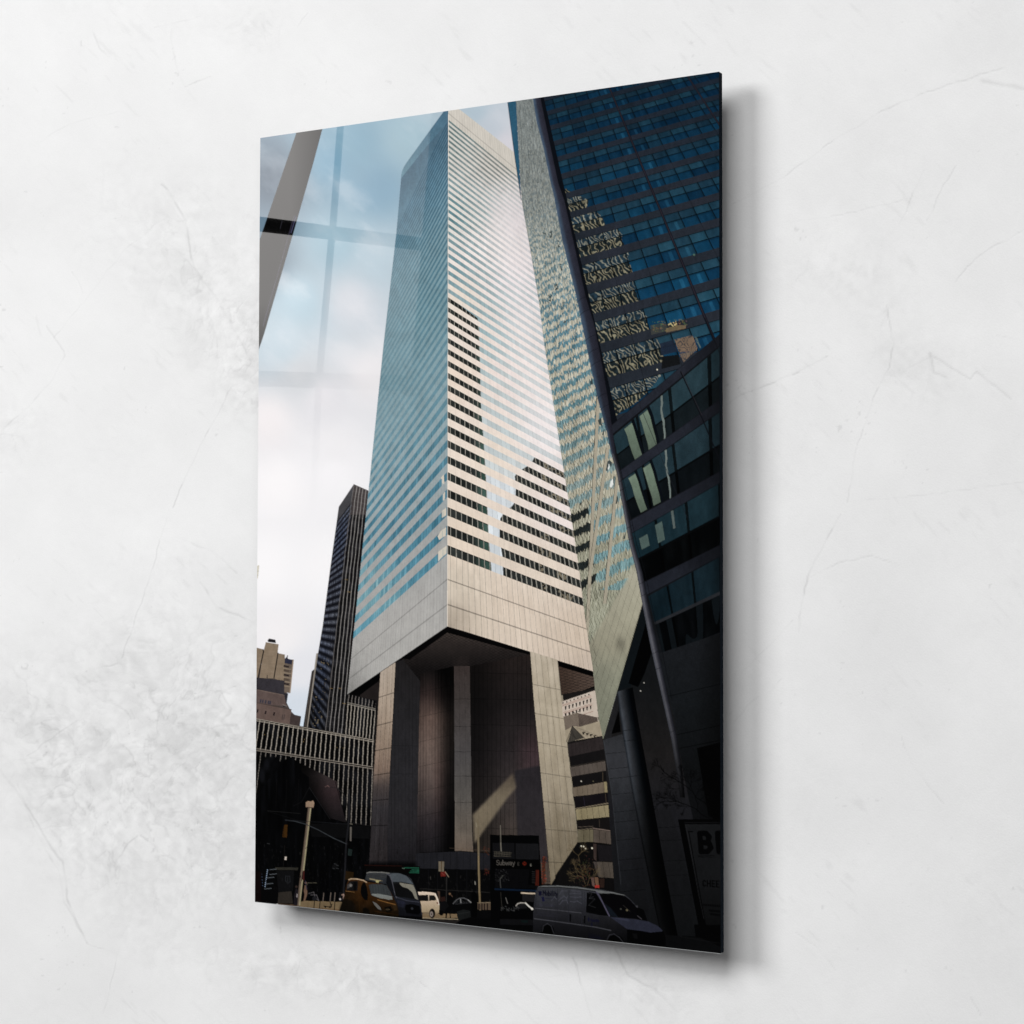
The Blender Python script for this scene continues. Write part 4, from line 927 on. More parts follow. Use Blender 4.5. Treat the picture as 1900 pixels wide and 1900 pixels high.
poly(z(1070,715,1180,725,1400,745,1570,775,1690,830,1755,890,1740,905,1600,915,1450,890,1290,870,1150,770),(46,48,62)); poly(z(1130,720,1300,740,1330,770,1180,745),(70,72,90),.5,soft=1)
poly(z(1290,870,1450,890,1600,915,1770,900,1795,980,1790,1200,1290,1060),(6,6,8)); poly(z(1360,930,1420,930,1430,1000,1380,990),(26,26,28),.6)
disc(*z(258,905)[0],12,(5,5,6),ry=14); line(z(185,900,200,830,250,800,300,830,335,930),1.2,(60,60,66),.8)
disc(*z(1135,1050)[0],16,(4,4,5),ry=15); line(z(1030,1010,1060,950,1120,935,1190,980,1240,1045),1.3,(58,58,64),.8)
line(z(80,735,380,775,700,820,900,850,1080,890),1.6,(84,84,90),.75); line(z(90,600,380,625,700,660),1.2,(92,92,98),.65)
for (xa,ya,xb,yb) in ((385,345,375,760),(535,360,525,780),(705,380,700,830),(740,390,735,830),(120,350,85,600)): line(z(xa,ya,xb,yb),1.1,(40,40,48),.8)
for P in (z(400,500,430,470,470,440,500,470,520,440),z(410,550,450,500,500,490,520,540),z(545,410,600,405,690,410),z(545,450,620,460,700,450),z(550,510,600,520,640,505,700,540),z(300,500,345,450,370,480),z(410,420,440,370,510,375),z(560,370,690,385)): line(P,1.2,(92,92,104),.5)
for P in (z(540,670,565,680,560,780,540,770),z(728,695,752,700,745,805,725,795)): poly(P,(12,12,16))
blue=(20,20,50)
disc(*z(155,405)[0],2.6,blue,ry=4.6); line(z(135,385,175,420),1.8,blue); line(z(178,385,140,425),1.8,blue); disc(*z(195,480)[0],2.2,(24,24,60),ry=4.8); line(z(175,460,215,500),1.6,(24,24,60))
p=z(195,368)[0]; text_('Mobility',p[0],p[1],3.4,9.0,1.6,(16,16,38),.95,gap=.28,sk=.05)
line(z(225,470,330,475),1,(34,34,56),.7); line(z(150,550,340,570),2.2,(44,44,56),.55)
for q in range(10): line(z(150+q*19,540,150+q*19,580),.8,(72,72,84),.5)
line(z(110,650,350,672),2.0,(44,44,52),.5); line(z(110,682,340,705),2.0,(44,44,54),.5); disc(*z(790,745)[0],1.8,(22,22,46),ry=4)
p=z(818,738)[0]; text_('Mobility',p[0],p[1],1.9,5.0,1.3,(22,22,44),.9,gap=.28,sk=.06); disc(*z(830,810)[0],1.6,(22,22,44),ry=4); line(z(870,800,920,812),1,(28,28,48),.6)
for q in range(6): line(z(790+q*26,925+q*6,810+q*26,985+q*3),1.3,(14,15,42),.6)
line(z(790,975,980,995),3.0,(14,15,40),.4)
# gentle darkening of the photo's own lower right shadows and film grain
g=grid(X0,Y0,X1,Y1)
issky=(lab==0)
# mottled surface detail everywhere but the sky, then a light sharpening and a deeper toe, as the printed photo has
tx1=noise(g[4],g[5],1.7,201)-.5; tx2=noise(g[4],g[5]*.45,4.5,202)-.5; tx3=fbm(g[4],g[5],26,203,3)-.5
amt=(~issky)*np.interp(img.mean(-1),[40,120,190],[1.,.75,.22])
mulf=1+amt*(tx1*.10+tx2*.10+tx3*.14)
img*=mulf[...,None]
def blur(a):
    b_=a.copy()
    for ax_ in (0,1): b_=(np.roll(b_,2,ax_)+np.roll(b_,1,ax_)+b_+np.roll(b_,-1,ax_)+np.roll(b_,-2,ax_))/5
    return b_
img+=(img-blur(img))*(.38*(~issky))[...,None]
lum=img.mean(-1)
low=step(1380,1560,g[5])
toe=np.clip(1-lum/95,0,1)
img*=(1-(~issky)*toe*np.clip((6.5+3.5*low)/np.maximum(lum,8),0,.75))[...,None]
img*=(1-.10*low*(~issky))[...,None]
gr=(rnd(g[4]*SS,g[5]*SS,99)-.5)*3.0
img+=gr[...,None]
np.clip(img,0,255,out=img)
# SPLIT
# =====================================================================
# 2. THE PLACE: a plaster wall, the glass print held off it, a window and
#    soft lamps, partly added fill, that light the wall.
# =====================================================================
import bpy, bmesh
from mathutils import Matrix, Vector
sc = bpy.context.scene
col = sc.collection
PH = 1.20                                   # print height in metres
TH = .011                                   # thickness of the panel
GAP = .030                                  # air between panel and wall
WY = TH+GAP                                 # wall plane (print front is y = 0)

# camera pose from the print's rectangle
F=3412.76/1900.
Hc=hom([(0,0),(1,0),(1,1),(0,1)],CORN)
Tn=np.array([[1,0,-950],[0,1,-950],[0,0,1.]])@Hc
Kn=np.diag([1/3412.76,1/3412.76,1.])@Tn
asp=np.linalg.norm(Kn[:,0])/np.linalg.norm(Kn[:,1]); PW=PH*asp
Kn=Kn/ (np.linalg.norm(Kn[:,1])/PH)
if Kn[2,2]<0: Kn=-Kn
r1=Kn[:,0]/PW; r2=Kn[:,1]/PH; tv=Kn[:,2]
r1/=np.linalg.norm(r1); r3=np.cross(r1,r2); r3/=np.linalg.norm(r3); r2=np.cross(r3,r1)
# world X=u, Z=PH-v, Y=w (into the wall)
Rcw=np.stack([r1,r3,-r2],1)                 # camera(cv) = Rcw @ (X,Y,Z-PH) + tv
def project(X,Y,Z):
    P=np.stack([X,Y,Z-PH],-1)@Rcw.T+tv
    return P[...,0]/P[...,2]*3412.76+950, P[...,1]/P[...,2]*3412.76+950
cam_pos=-Rcw.T@tv+np.array([0,0,PH])
Rbl=Rcw.T@np.diag([1,-1,-1])
def ray(px,py):
    d=Rcw.T@np.array([(px-950)/3412.76,(py-950)/3412.76,1.]); return d/np.linalg.norm(d)
def on_plane(px,py,Y):
    d=ray(px,py); k=(Y-cam_pos[1])/d[1]; return cam_pos+k*d
cd=bpy.data.cameras.new('Camera'); cam=bpy.data.objects.new('Camera',cd); col.objects.link(cam)
M=Matrix([list(Rbl[i])+[cam_pos[i]] for i in range(3)]+[[0,0,0,1]]); cam.matrix_world=M
cd.sensor_fit='AUTO'; cd.sensor_width=36; cd.lens=36*F; cd.clip_start=.05; cd.clip_end=200
sc.camera=cam
print('cam',cam_pos,'PW',PW)

# ---- helpers
def mesh_np(name,V,Fq,mat,parent=None,colr=None,attrs=None,smooth=False):
    me=bpy.data.meshes.new(name)
    me.vertices.add(len(V)); me.vertices.foreach_set('co',np.asarray(V,np.float32).ravel())
    n=len(Fq); me.loops.add(n*4); me.polygons.add(n)
    me.loops.foreach_set('vertex_index',np.asarray(Fq,np.int32).ravel())
    me.polygons.foreach_set('loop_start',np.arange(0,n*4,4,dtype=np.int32))
    try: me.polygons.foreach_set('loop_total',np.full(n,4,np.int32))
    except Exception: pass
    me.update(calc_edges=True)
    if smooth: me.polygons.foreach_set('use_smooth',np.ones(n,bool))
    if colr is not None:
        a=me.color_attributes.new('ink','FLOAT_COLOR','POINT')
        c4=np.ones((len(V),4),np.float32); c4[:,:3]=colr; a.data.foreach_set('color',c4.ravel())
    for k,v in (attrs or {}).items():
        a=me.attributes.new(k,'FLOAT','POINT'); a.data.foreach_set('value',np.asarray(v,np.float32).ravel())
    me.materials.append(mat)
    o=bpy.data.objects.new(name,me); col.objects.link(o)
    if parent: o.parent=parent
    return o
def boxes(name,bs,mat,parent=None,bev=0):
    bm=bmesh.new()
    for (x0,y0,z0,x1,y1,z1) in bs:
        r=bmesh.ops.create_cube(bm,size=1)
        for v in r['verts']:
            v.co=Vector((x0+(v.co.x+.5)*(x1-x0),y0+(v.co.y+.5)*(y1-y0),z0+(v.co.z+.5)*(z1-z0)))
    if bev: bmesh.ops.bevel(bm,geom=list(bm.edges),offset=bev,segments=2,affect='EDGES')
    me=bpy.data.meshes.new(name); bm.to_mesh(me); bm.free(); me.materials.append(mat)
    o=bpy.data.objects.new(name,me); col.objects.link(o)
    if parent: o.parent=parent
    return o
def mat(name):
    m=bpy.data.materials.new(name); m.use_nodes=True
    return m,m.node_tree,m.node_tree.nodes['Principled BSDF']

# ---- materials
m_ink,nt,b=mat('ink_under_glass')
a=nt.nodes.new('ShaderNodeVertexColor'); a.layer_name='ink'
nt.links.new(a.outputs['Color'],b.inputs['Base Color'])
b.inputs['Roughness'].default_value=.012; b.inputs['IOR'].default_value=1.5
b.inputs['Coat Weight'].default_value=1; b.inputs['Coat IOR'].default_value=1.5; b.inputs['Coat Roughness'].default_value=0.0
m_edge,nt,b=mat('panel_edge'); b.inputs['Base Color'].default_value=(.0035,.006,.010,1); b.inputs['Roughness'].default_value=.8; b.inputs['Specular IOR Level'].default_value=.05
nz=nt.nodes.new('ShaderNodeTexNoise'); nz.inputs['Scale'].default_value=14; rp=nt.nodes.new('ShaderNodeValToRGB')
rp.color_ramp.elements[0].color=(.0015,.003,.006,1); rp.color_ramp.elements[1].color=(.006,.012,.020,1)
nt.links.new(nz.outputs['Fac'],rp.inputs['Fac']); nt.links.new(rp.outputs['Color'],b.inputs['Base Color'])
m_lip,nt,b=mat('polished_edge_highlight'); b.inputs['Base Color'].default_value=(.35,.36,.36,1); b.inputs['Roughness'].default_value=.3
m_alu,nt,b=mat('brushed_aluminium'); b.inputs['Base Color'].default_value=(.6,.6,.6,1); b.inputs['Metallic'].default_value=1; b.inputs['Roughness'].default_value=.4
m_frame,nt,b=mat('window_frame_paint'); b.inputs['Base Color'].default_value=(.02,.02,.02,1); b.inputs['Roughness'].default_value=.6

# ---- the print: one flat sheet of ink cut along what it depicts
root=bpy.data.objects.new('glass_wall_print',None); col.objects.link(root); root.location=(PW/2,0,0)
root['label']='tall frameless glass print of a city skyscraper street photo mounted on the pale plaster wall'
root['category']='wall art'
NU,NV=760,1240
uu,vv=np.meshgrid(np.linspace(0,1,NU),np.linspace(0,1,NV))
px,py=ap(Hc,uu,vv)
lin=lambda c:np.where(c<=.04045,c/12.92,((c+.055)/1.055)**2.4)
big=lin(np.clip(img/255.,0,1)).astype(np.float32)
# one light smoothing pass matches the chart to the sheet's own resolution
ker=(big[:-1,:-1]+big[1:,:-1]+big[:-1,1:]+big[1:,1:])*.25
fx=(px-X0)*SS-1.0; fy=(py-Y0)*SS-1.0
ix=np.clip(fx.astype(int),0,ker.shape[1]-2); iy=np.clip(fy.astype(int),0,ker.shape[0]-2)
ax=np.clip(fx-ix,0,1)[...,None]; ay=np.clip(fy-iy,0,1)[...,None]
cv=(ker[iy,ix]*(1-ax)+ker[iy,ix+1]*ax)*(1-ay)+(ker[iy+1,ix]*(1-ax)+ker[iy+1,ix+1]*ax)*ay
V=np.stack([uu*PW-PW/2,0*uu,PH-vv*PH],-1).reshape(-1,3); C=cv.reshape(-1,3)
idx=np.arange(NU*NV).reshape(NV,NU)
Q=np.stack([idx[:-1,:-1],idx[1:,:-1],idx[1:,1:],idx[:-1,1:]],-1)
cx_,cy_=ap(Hc,(uu[:-1,:-1]+uu[1:,1:])/2,(vv[:-1,:-1]+vv[1:,1:])/2)
L=lab[np.clip(((cy_-Y0)*SS).astype(int),0,H-1),np.clip(((cx_-X0)*SS).astype(int),0,W-1)]
PLAB={'printed_taxi':'orange yellow taxi in the printed street','printed_white_van':'dim white van with dark lettering','printed_grey_van':'grey high-roofed van behind the taxi'}
for k,nm in enumerate(PARTS):
    q=Q[L==k]
    if len(q)<12: continue
    ids,inv=np.unique(q.ravel(),return_inverse=True)
    o=mesh_np(nm,V[ids],inv.reshape(-1,4),m_ink,root,colr=C[ids])
    if nm in PLAB: o['label']=PLAB[nm]
hw=PW/2
boxes('panel_body',[(-hw,.0004,0,hw,TH,PH)],m_edge,root)
boxes('glass_edge_highlight',[(-hw,-.0004,-.0006,hw,.004,-.0001)],m_lip,root)  # pale strip along the bottom glass edge, coloured as its bevel highlight
for xr_ in (-hw+.14,hw-.14): boxes('hanging_rail',[(xr_-.02,TH+.0002,.15,xr_+.02,WY-.0005,PH-.15)],m_alu,root)

# ---- the wall
rs=np.random.RandomState(11)
WS=1.0; WX0,WY0,WN=-60,-60,2020
tone=np.zeros((WN,WN),np.float32); rel=np.zeros((WN,WN),np.float32)
def crack(P,w=1.3,depth=1.,jit=4,seed=0,lite=True):
    depth=depth*.66
    P=[(float(x),float(y)) for x,y in P]
    x0=int(min(p[0] for p in P)-30-WX0); x1=int(max(p[0] for p in P)+30-WX0); y0=int(min(p[1] for p in P)-30-WY0); y1=int(max(p[1] for p in P)+30-WY0)
    x0,y0=max(0,x0),max(0,y0); x1,y1=min(WN,x1),min(WN,y1)
    if x1<=x0 or y1<=y0: return
    yy,xx=np.mgrid[y0:y1,x0:x1].astype(np.float32); xx+=WX0; yy+=WY0
    wx=xx+(fbm(xx,yy,26,seed,4)-.5)*jit*2; wy=yy+(fbm(xx,yy,26,seed+50,4)-.5)*jit*2
    D=np.full(xx.shape,1e9,np.float32); S=np.zeros_like(D)
    for (ax_,ay_),(bx_,by_) in zip(P[:-1],P[1:]):
        dx,dy=bx_-ax_,by_-ay_; Ls=dx*dx+dy*dy+1e-6
        t=np.clip(((wx-ax_)*dx+(wy-ay_)*dy)/Ls,0,1); ex=wx-ax_-t*dx; ey=wy-ay_-t*dy
        d=np.hypot(ex,ey); sg=(ex+ey*.6); m=d<D; D=np.where(m,d,D); S=np.where(m,sg,S)
    brk=step(.38,.62,noise(xx,yy,26,seed+3))*.72+.28
    g=np.exp(-(D/w)**2)*depth*brk
    tone[y0:y1,x0:x1]-=g*.23
    if lite: tone[y0:y1,x0:x1]+=np.exp(-((D-2.2)/1.4)**2)*(S<0)*depth*brk*.05  # pale rim on one flank: the crack's lit edge painted into the tone
    rel[y0:y1,x0:x1]-=g*.8
def H2(ox,oy,*v): return [(ox+v[i]/2,oy+v[i+1]/2) for i in range(0,len(v),2)]
CR=[(H2(0,0,640,1880,740,1650,810,1530,860,1430),1.2,1.),(H2(0,0,200,1250,300,1130,400,1000,480,910,540,865,620,800),1.,.55),(H2(0,0,570,105,690,75,740,60),1,.6),
(H2(0,0,680,320,780,285),1.1,.9),(H2(0,0,600,680,640,740,690,820,700,900,720,1000,800,1100,880,1250,940,1340),1.8,.9),(H2(0,0,130,1170,145,1240),1.4,1.),(H2(0,0,170,1210,210,1270,240,1320,200,1400,110,1500,0,1600),1.5,.6),
(H2(0,0,630,110,650,240,690,330,720,370),1.6,.6),(H2(0,0,340,110,370,180,400,210),1.4,.6),(H2(0,0,970,80,985,110,1005,130),1.8,1.),(H2(0,0,520,430,440,410,250,460,130,530),1,.35),(H2(0,0,265,1010,310,1090),1.2,.9),(H2(0,0,1100,100,1135,45),1,.5),
(H2(950,0,820,755,1000,660,1190,520,1370,410,1520,350,1720,280,1830,250),1.1,.75),(H2(950,0,790,1500,860,1460,1060,1380,1170,1320),1.5,1.),(H2(950,0,1240,1860,1280,1650,1340,1480,1400,1360,1412,1280,1400,1200,1390,1130),1.2,.8),
(H2(950,0,1430,840,1460,780,1500,680,1530,630),1.2,.7),(H2(950,0,1540,820,1600,680,1645,615),1.,.6),(H2(950,0,1920,840,1740,940,1640,1040),1.2,.8),(H2(950,0,980,830,1200,800,1450,740),1.,.45),(H2(950,0,1480,1360,1560,1320,1700,1410,1720,1380,1850,1480),1.6,.7),
(H2(950,0,1740,300,1920,330),3.2,.7),(H2(950,0,1240,1860,1500,1840,1740,1810,1920,1785),1.,.45),(H2(950,0,1800,1240,1920,1270),1.,.4),(H2(950,0,1550,1310,1560,1380,1620,1400),2.2,.7),
(H2(950,950,1215,5,1170,90,1100,230,1070,350,1060,440),1.5,1.),(H2(950,950,850,600,960,490,1040,400),1.2,.6),(H2(950,950,820,780,870,720,910,680),1.5,.9),(H2(950,950,955,665,1000,620),1.,.7),(H2(950,950,1100,240,1200,190,1330,160,1440,190),1.1,.6),
(H2(950,950,225,1650,260,1780,300,1890),1.8,.8),(H2(950,950,380,1620,430,1720,540,1780,610,1850),2.,.8),(H2(950,950,1440,830,1480,930,1600,1080),1.,.6),(H2(950,950,1050,1560,1130,1610,1200,1700),1.,.5),(H2(950,950,140,1722,190,1720),1.4,.8),(H2(950,950,1500,1800,1560,1890),1.,.5),(H2(950,950,1700,1800,1740,1870),1.,.6),
(H2(0,950,620,20,560,220,500,400,450,540),1.,.7),(H2(0,950,360,580,440,560),1.1,.8),(H2(0,950,720,670,800,665,870,650),1.2,.9),(H2(0,950,0,960,60,1040,150,1180,230,1300,250,1440,320,1600),2.,.8),(H2(0,950,60,1010,140,1200,220,1340,240,1450,300,1560),1.6,.6),
(H2(0,950,320,1600,430,1640,400,1800,380,1860),1.,.6),(H2(0,950,660,90,790,150,880,230),1.5,.5),(H2(0,950,740,260,800,350,940,410),1.8,.8),(H2(0,950,100,910,200,830,310,760),1.,.5),(H2(0,950,520,1200,600,1260,650,1290),1.6,.9),(H2(0,950,420,1310,470,1240,510,1200),1.6,.8),(H2(0,950,840,830,960,900),1.4,.6),(H2(0,950,1700,1890,1620,1800,1560,1740),1.,.6)]
for k,(P,w_,d_) in enumerate(CR): crack(P,w_*1.1,d_*1.0,seed=100+k*3)
yy,xx=np.mgrid[0:WN,0:WN].astype(np.float32); xx+=WX0; yy+=WY0
# mottled scraped patches: contour-like ridges where the plaster was smeared
def blob(cx,cy,rx,ry,rot=0):
    c,s_=math.cos(rot),math.sin(rot); dx=(xx-cx)*c+(yy-cy)*s_; dy=-(xx-cx)*s_+(yy-cy)*c
    return np.exp(-((dx/rx)**2+(dy/ry)**2))
mask=blob(420,560,110,210,-.6)*.9+blob(300,1420,230,170,.1)*1.15+blob(390,1620,150,60,-.4)*.55+blob(560,1800,170,60,.1)*.7+blob(130,1470,60,260,-.5)*.7+blob(455,690,40,70)*.7+blob(700,1840,120,50,.3)*.4+blob(1560,520,110,50,.1)*.35+blob(1720,680,90,60,.5)*.35+blob(320,1180,200,180)*.25+blob(20,800,60,70)*.5+blob(1180,1820,110,60,.5)*.4+blob(470,60,50,40)*.4+blob(1640,600,60,120)*.25+blob(850,1600,90,70)*.2
mask=np.clip(.14*step(.45,.7,fbm(xx,yy,210,6,3))+mask*1.2*(.55+1.0*fbm(xx,yy,120,5,3)),0,1.2)
w1=(fbm(xx,yy,150,21,4)-.5)*170; w2=(fbm(xx,yy,150,22,4)-.5)*170
fine=fbm(xx+w2*.4,yy+w1*.4,12,41,4)-.5
plate=np.zeros_like(xx); edge=np.zeros_like(xx)
for q,(sc_,sd,lv,wt) in enumerate(((110,31,.50,1.),(62,131,.56,.8),(48,231,.44,.7),(34,331,.60,.6),(80,431,.40,.7))):
    nA=fbm(xx+w1*(.5+.2*q),yy+w2*(.7-.1*q),sc_,sd,6)
    plate+=(step(lv-.012,lv+.012,nA)-.5)*wt
    edge+=np.exp(-((nA-lv)/.011)**2)*wt*(.3+.7*step(.4,.65,noise(xx,yy,30,sd+3)))
hi=np.roll(plate,(2,2),(0,1))-plate  # diagonal offset paints lit and shaded rims around the plaster flakes
tone+=mask*(-.034+plate*.026-.085*np.clip(edge,0,1.3)+fine*.15+hi*.03)
rel+=mask*(plate*.28-edge*.35+fine*.8)*.8
gen=fbm(xx+w1*.5,yy+w2*.5,330,51,4)-.5
tone+=gen*.075+(fbm(xx+w1*.3,yy+w2*.3,90,53,5)-.5)*.045+(fbm(xx*.7+yy*.7,(yy-xx)*3.2,160,57,4)-.5)*.020
tone+=(fbm(xx,yy,9,61,3)-.5)*.010
rel+=(fbm(xx,yy,40,63,3)-.5)*.5+(fbm(xx,yy,7,64,2)-.5)*.10
sp=noise(xx,yy,5,71)*noise(xx,yy,40,72); tone-=step(.80,.86,sp)*.10
tone-=.028*step(900,1500,yy)*step(900,300,xx)
# trails of small smears along one direction
dg=fbm((xx+yy)*.35,(yy-xx)*2.2,20,81,4); tone-=step(.66,.78,dg)*step(.5,.7,fbm(xx,yy,120,83,3))*.045
# wall vertices
cor=[on_plane(a_,b_,WY) for a_,b_ in ((-45,-45),(1945,-45),(1945,1945),(-45,1945))]
xa,xb=min(c[0] for c in cor),max(c[0] for c in cor); za,zb=min(c[2] for c in cor),max(c[2] for c in cor)
NX,NZ=960,960
# spacing follows the wall's own extent, slightly denser on the side away from the camera
gx=np.concatenate([[-5,-3],np.linspace(xa,xb,NX),[3,5]]); gz=np.concatenate([[-3,-2],np.linspace(za,zb,NZ),[3.2,4.5]])
GX,GZ=np.meshgrid(gx,gz); wpx,wpy=project(GX,np.full_like(GX,WY),GZ)
fx=np.clip(wpx-WX0-.5,0,WN-2); fy=np.clip(wpy-WY0-.5,0,WN-2); ix=fx.astype(int); iy=fy.astype(int); ax=fx-ix; ay=fy-iy
def samp(A): return (A[iy,ix]*(1-ax)+A[iy,ix+1]*ax)*(1-ay)+(A[iy+1,ix]*(1-ax)+A[iy+1,ix+1]*ax)*ay
inn=((wpx>-45)&(wpx<1945)&(wpy>-45)&(wpy<1945)).astype(float)
tw=samp(tone)*inn; rw=samp(rel)*inn
Vw=np.stack([GX,WY-rw*.00045,GZ],-1).reshape(-1,3)
n2,n1=GX.shape; idx=np.arange(n1*n2).reshape(n2,n1)
Qw=np.stack([idx[:-1,:-1],idx[:-1,1:],idx[1:,1:],idx[1:,:-1]],-1).reshape(-1,4)
m_wall,nt,b=mat('pale_plaster')
at=nt.nodes.new('ShaderNodeAttribute'); at.attribute_name='wear_lit_edges'
tcn=nt.nodes.new('ShaderNodeTexCoord'); n1_=nt.nodes.new('ShaderNodeTexNoise'); n1_.inputs['Scale'].default_value=3.1; n1_.inputs['Detail'].default_value=8; n1_.inputs['Distortion'].default_value=1.2
n2_=nt.nodes.new('ShaderNodeTexNoise'); n2_.inputs['Scale'].default_value=420; n2_.inputs['Detail'].default_value=3
nt.links.new(tcn.outputs['Object'],n1_.inputs['Vector']); nt.links.new(tcn.outputs['Object'],n2_.inputs['Vector'])
def mth(op,a_,b_,c_=None):
    n=nt.nodes.new('ShaderNodeMath'); n.operation=op
    for i,v in enumerate((a_,b_) if c_ is None else (a_,b_,c_)):
        if hasattr(v,'is_output') or isinstance(v,bpy.types.NodeSocket): nt.links.new(v,n.inputs[i])
        else: n.inputs[i].default_value=v
    return n.outputs[0]
base=mth('MULTIPLY_ADD',n1_.outputs['Fac'],.05,.742)
gr_=mth('MULTIPLY_ADD',n2_.outputs['Fac'],.05,-.025)
v=mth('ADD',base,gr_); v=mth('ADD',v,at.outputs['Fac']); v=mth('MINIMUM',v,.93); v=mth('MAXIMUM',v,.2)
cc_=nt.nodes.new('ShaderNodeCombineColor'); 
for i in range(3): nt.links.new(v,cc_.inputs[i])
nt.links.new(cc_.outputs[0],b.inputs['Base Color']); b.inputs['Roughness'].default_value=.75; b.inputs['Specular IOR Level'].default_value=.3
bp=nt.nodes.new('ShaderNodeBump'); bp.inputs['Strength'].default_value=.25; bp.inputs['Distance'].default_value=.0006
nt.links.new(n2_.outputs['Fac'],bp.inputs['Height']); nt.links.new(bp.outputs['Normal'],b.inputs['Normal'])
w=mesh_np('wall',Vw,Qw,m_wall,attrs={'wear_lit_edges':tw.ravel()},smooth=True)
w['kind']='structure'; w['label']='pale grey white plaster wall with hairline cracks and mottled patches'; w['category']='wall'

# ---- the window the glass mirrors: back-lit panes in a dark cross frame
def mir(pxx,pyy):
    p=on_plane(pxx,pyy,0.0); d=ray(pxx,pyy).copy(); d[1]=-d[1]; return p,d
p0,d0=mir(480,410); P0=p0+8.*d0
uw=np.array([.416,-.909,0.]); nw=np.cross(uw,[0,0,1.]); nw/=np.linalg.norm(nw)
def wpt(pxx,pyy):
    p,d=mir(pxx,pyy); k=((P0-p)@nw)/(d@nw); q=p+k*d; return np.array([(q-P0)@uw,q[2]])
def pane(name,corners,parent):
    """one pane of the window between its frame bars, given as mirrored chart corners"""
    N=24; c=[wpt(*q) for q in corners]
    Hq=hom([(0,0),(1,0),(1,1),(0,1)],c); s_,t_=np.meshgrid(np.linspace(0,1,N),np.linspace(0,1,N)); A_,Z_=ap(Hq,s_,t_)
    X_=P0[0]+A_*uw[0]-wc[0]; Y_=P0[1]+A_*uw[1]-wc[1]
    V_=np.stack([X_,Y_,Z_-wc[2]],-1).reshape(-1,3); id_=np.arange(N*N).reshape(N,N)
    q_=np.stack([id_[:-1,:-1],id_[:-1,1:],id_[1:,1:],id_[1:,:-1]],-1).reshape(-1,4)
    cx2,cy2=ap(hom([(0,0),(1,0),(1,1),(0,1)],corners),s_,t_)
    g_=np.interp(cx2,[470,540,610,700,800],[1.,1.,.60,.36,.19])*np.interp(cy2,[250,560,690,720,900,1000],[1.,.88,.30,.27,.13,.05])
    return mesh_np(name,V_,q_,m_pane,parent,attrs={'sky_glow':g_.ravel()})
a0=wpt(480,410); wc=np.array([P0[0]+uw[0]*.4,P0[1]+uw[1]*.4,0.6])
m_pane,nt,b=mat('window_daylight'); nt.nodes.remove(b)
em=nt.nodes.new('ShaderNodeEmission'); em.inputs['Color'].default_value=(1,.97,.95,1); at=nt.nodes.new('ShaderNodeAttribute'); at.attribute_name='sky_glow'
mm=nt.nodes.new('ShaderNodeMath'); mm.operation='MULTIPLY'; mm.inputs[1].default_value=2.9
nt.links.new(at.outputs['Fac'],mm.inputs[0]); nt.links.new(mm.outputs[0],em.inputs['Strength']); nt.links.new(em.outputs[0],nt.nodes['Material Output'].inputs['Surface'])
wr_=bpy.data.objects.new('window',None); col.objects.link(wr_); wr_.location=Vector(wc)
wr_['label']='daylit window with a dark cross frame mirrored in the upper left of the glass print'; wr_['category']='window'
def vb(y): return np.interp(y,[150,238,400,560,750,900],[638,631.5,620,603,589,580])   # vertical bar centre
vw=6.5
def yb(x,k): return [402+.13*(x-483),430+.115*(x-483),688+.03*(x-483),717+.03*(x-483),1000][k]
rx=lambda y: np.interp(y,[150,212,440,560,717,900],[806,803,783,775,762,745])
lx=430
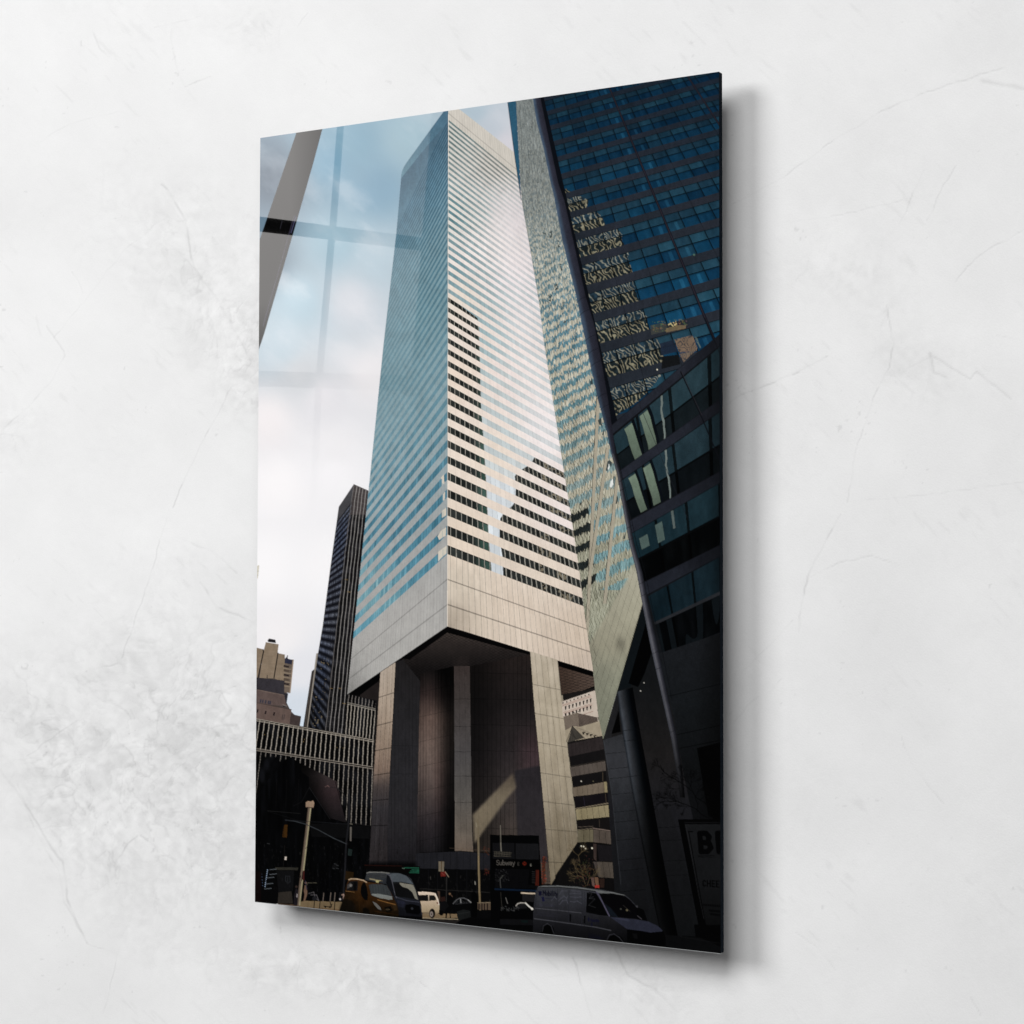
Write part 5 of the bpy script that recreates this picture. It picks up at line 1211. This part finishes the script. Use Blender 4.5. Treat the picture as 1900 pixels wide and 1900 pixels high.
for (ya,yb2) in ((lambda x:150+.0*x,lambda x:yb(x,0)),(lambda x:yb(x,1),lambda x:yb(x,2)),(lambda x:yb(x,3),lambda x:960+0*x)):
    a1,b1=ya(620),yb2(620)
    pane('pane',[(lx,ya(lx)),(vb(a1)-vw,ya(vb(a1)-vw)),(vb(b1)-vw,yb2(vb(b1)-vw)),(lx,yb2(lx))],wr_)
    pane('pane',[(vb(a1)+vw,ya(vb(a1)+vw)),(rx(ya(790)),ya(790)),(rx(yb2(780)),yb2(780)),(vb(b1)+vw,yb2(vb(b1)+vw))],wr_)
# dark timber frame just behind the pane edges, 4 cm deep
fr=[wpt(lx-25,120),wpt(815,120),wpt(770,985),wpt(lx-25,985)]
V_=[];F_=[]
for dep in (.012,.06):
    for c in fr: V_.append((P0[0]+c[0]*uw[0]-wc[0]-nw[0]*0, P0[1]+c[0]*uw[1]-wc[1], c[1]-wc[2]))
V_=np.array(V_); sgn=-1 if (cam_pos-P0)@nw>0 else 1
V_[:4]+=sgn*nw*.012; V_[4:]+=sgn*nw*.06
F_=[(0,1,2,3),(4,5,6,7),(0,1,5,4),(1,2,6,5),(2,3,7,6),(3,0,4,7)]
mesh_np('frame',V_,F_,m_frame,wr_)

# ---- lamps
LK=.535
def area(name,loc,tgt,sx,sy,E,c=(1,1,1)):
    l=bpy.data.lights.new(name,'AREA'); l.shape='RECTANGLE'; l.size=sx; l.size_y=sy; l.energy=E; l.color=c
    o=bpy.data.objects.new(name,l); col.objects.link(o); o.location=loc
    l.energy=E*LK; o.rotation_euler=(Vector(tgt)-Vector(loc)).to_track_quat('-Z','Y').to_euler(); return o
C0=Vector((PW/2,0,PH/2))
def aim(d,dist): return C0+Vector(d).normalized()*dist
area('key_softbox',aim((-1.2,-1,.60),30),C0,11.2,11.2,14600)
area('overhead_fill',aim((-.1,-1,1.15),30),C0,18,10.0,11800)  # added fill from above, not a fixture of the room
area('side_fill',aim((.8,-1,.05),28),C0,10.0,14.0,2300)  # weak added fill from the right, stands for no real lamp

wd=bpy.data.worlds.new('World'); sc.world=wd; wd.use_nodes=True
wd.node_tree.nodes['Background'].inputs[0].default_value=(.02,.02,.02,1); wd.node_tree.nodes['Background'].inputs[1].default_value=.5
sc.view_settings.view_transform='Standard'; sc.view_settings.look='None'; sc.view_settings.exposure=0; sc.view_settings.gamma=1
sc.view_settings.use_curve_mapping=False
sc.cycles.use_denoising=True
sc.cycles.max_bounces=5
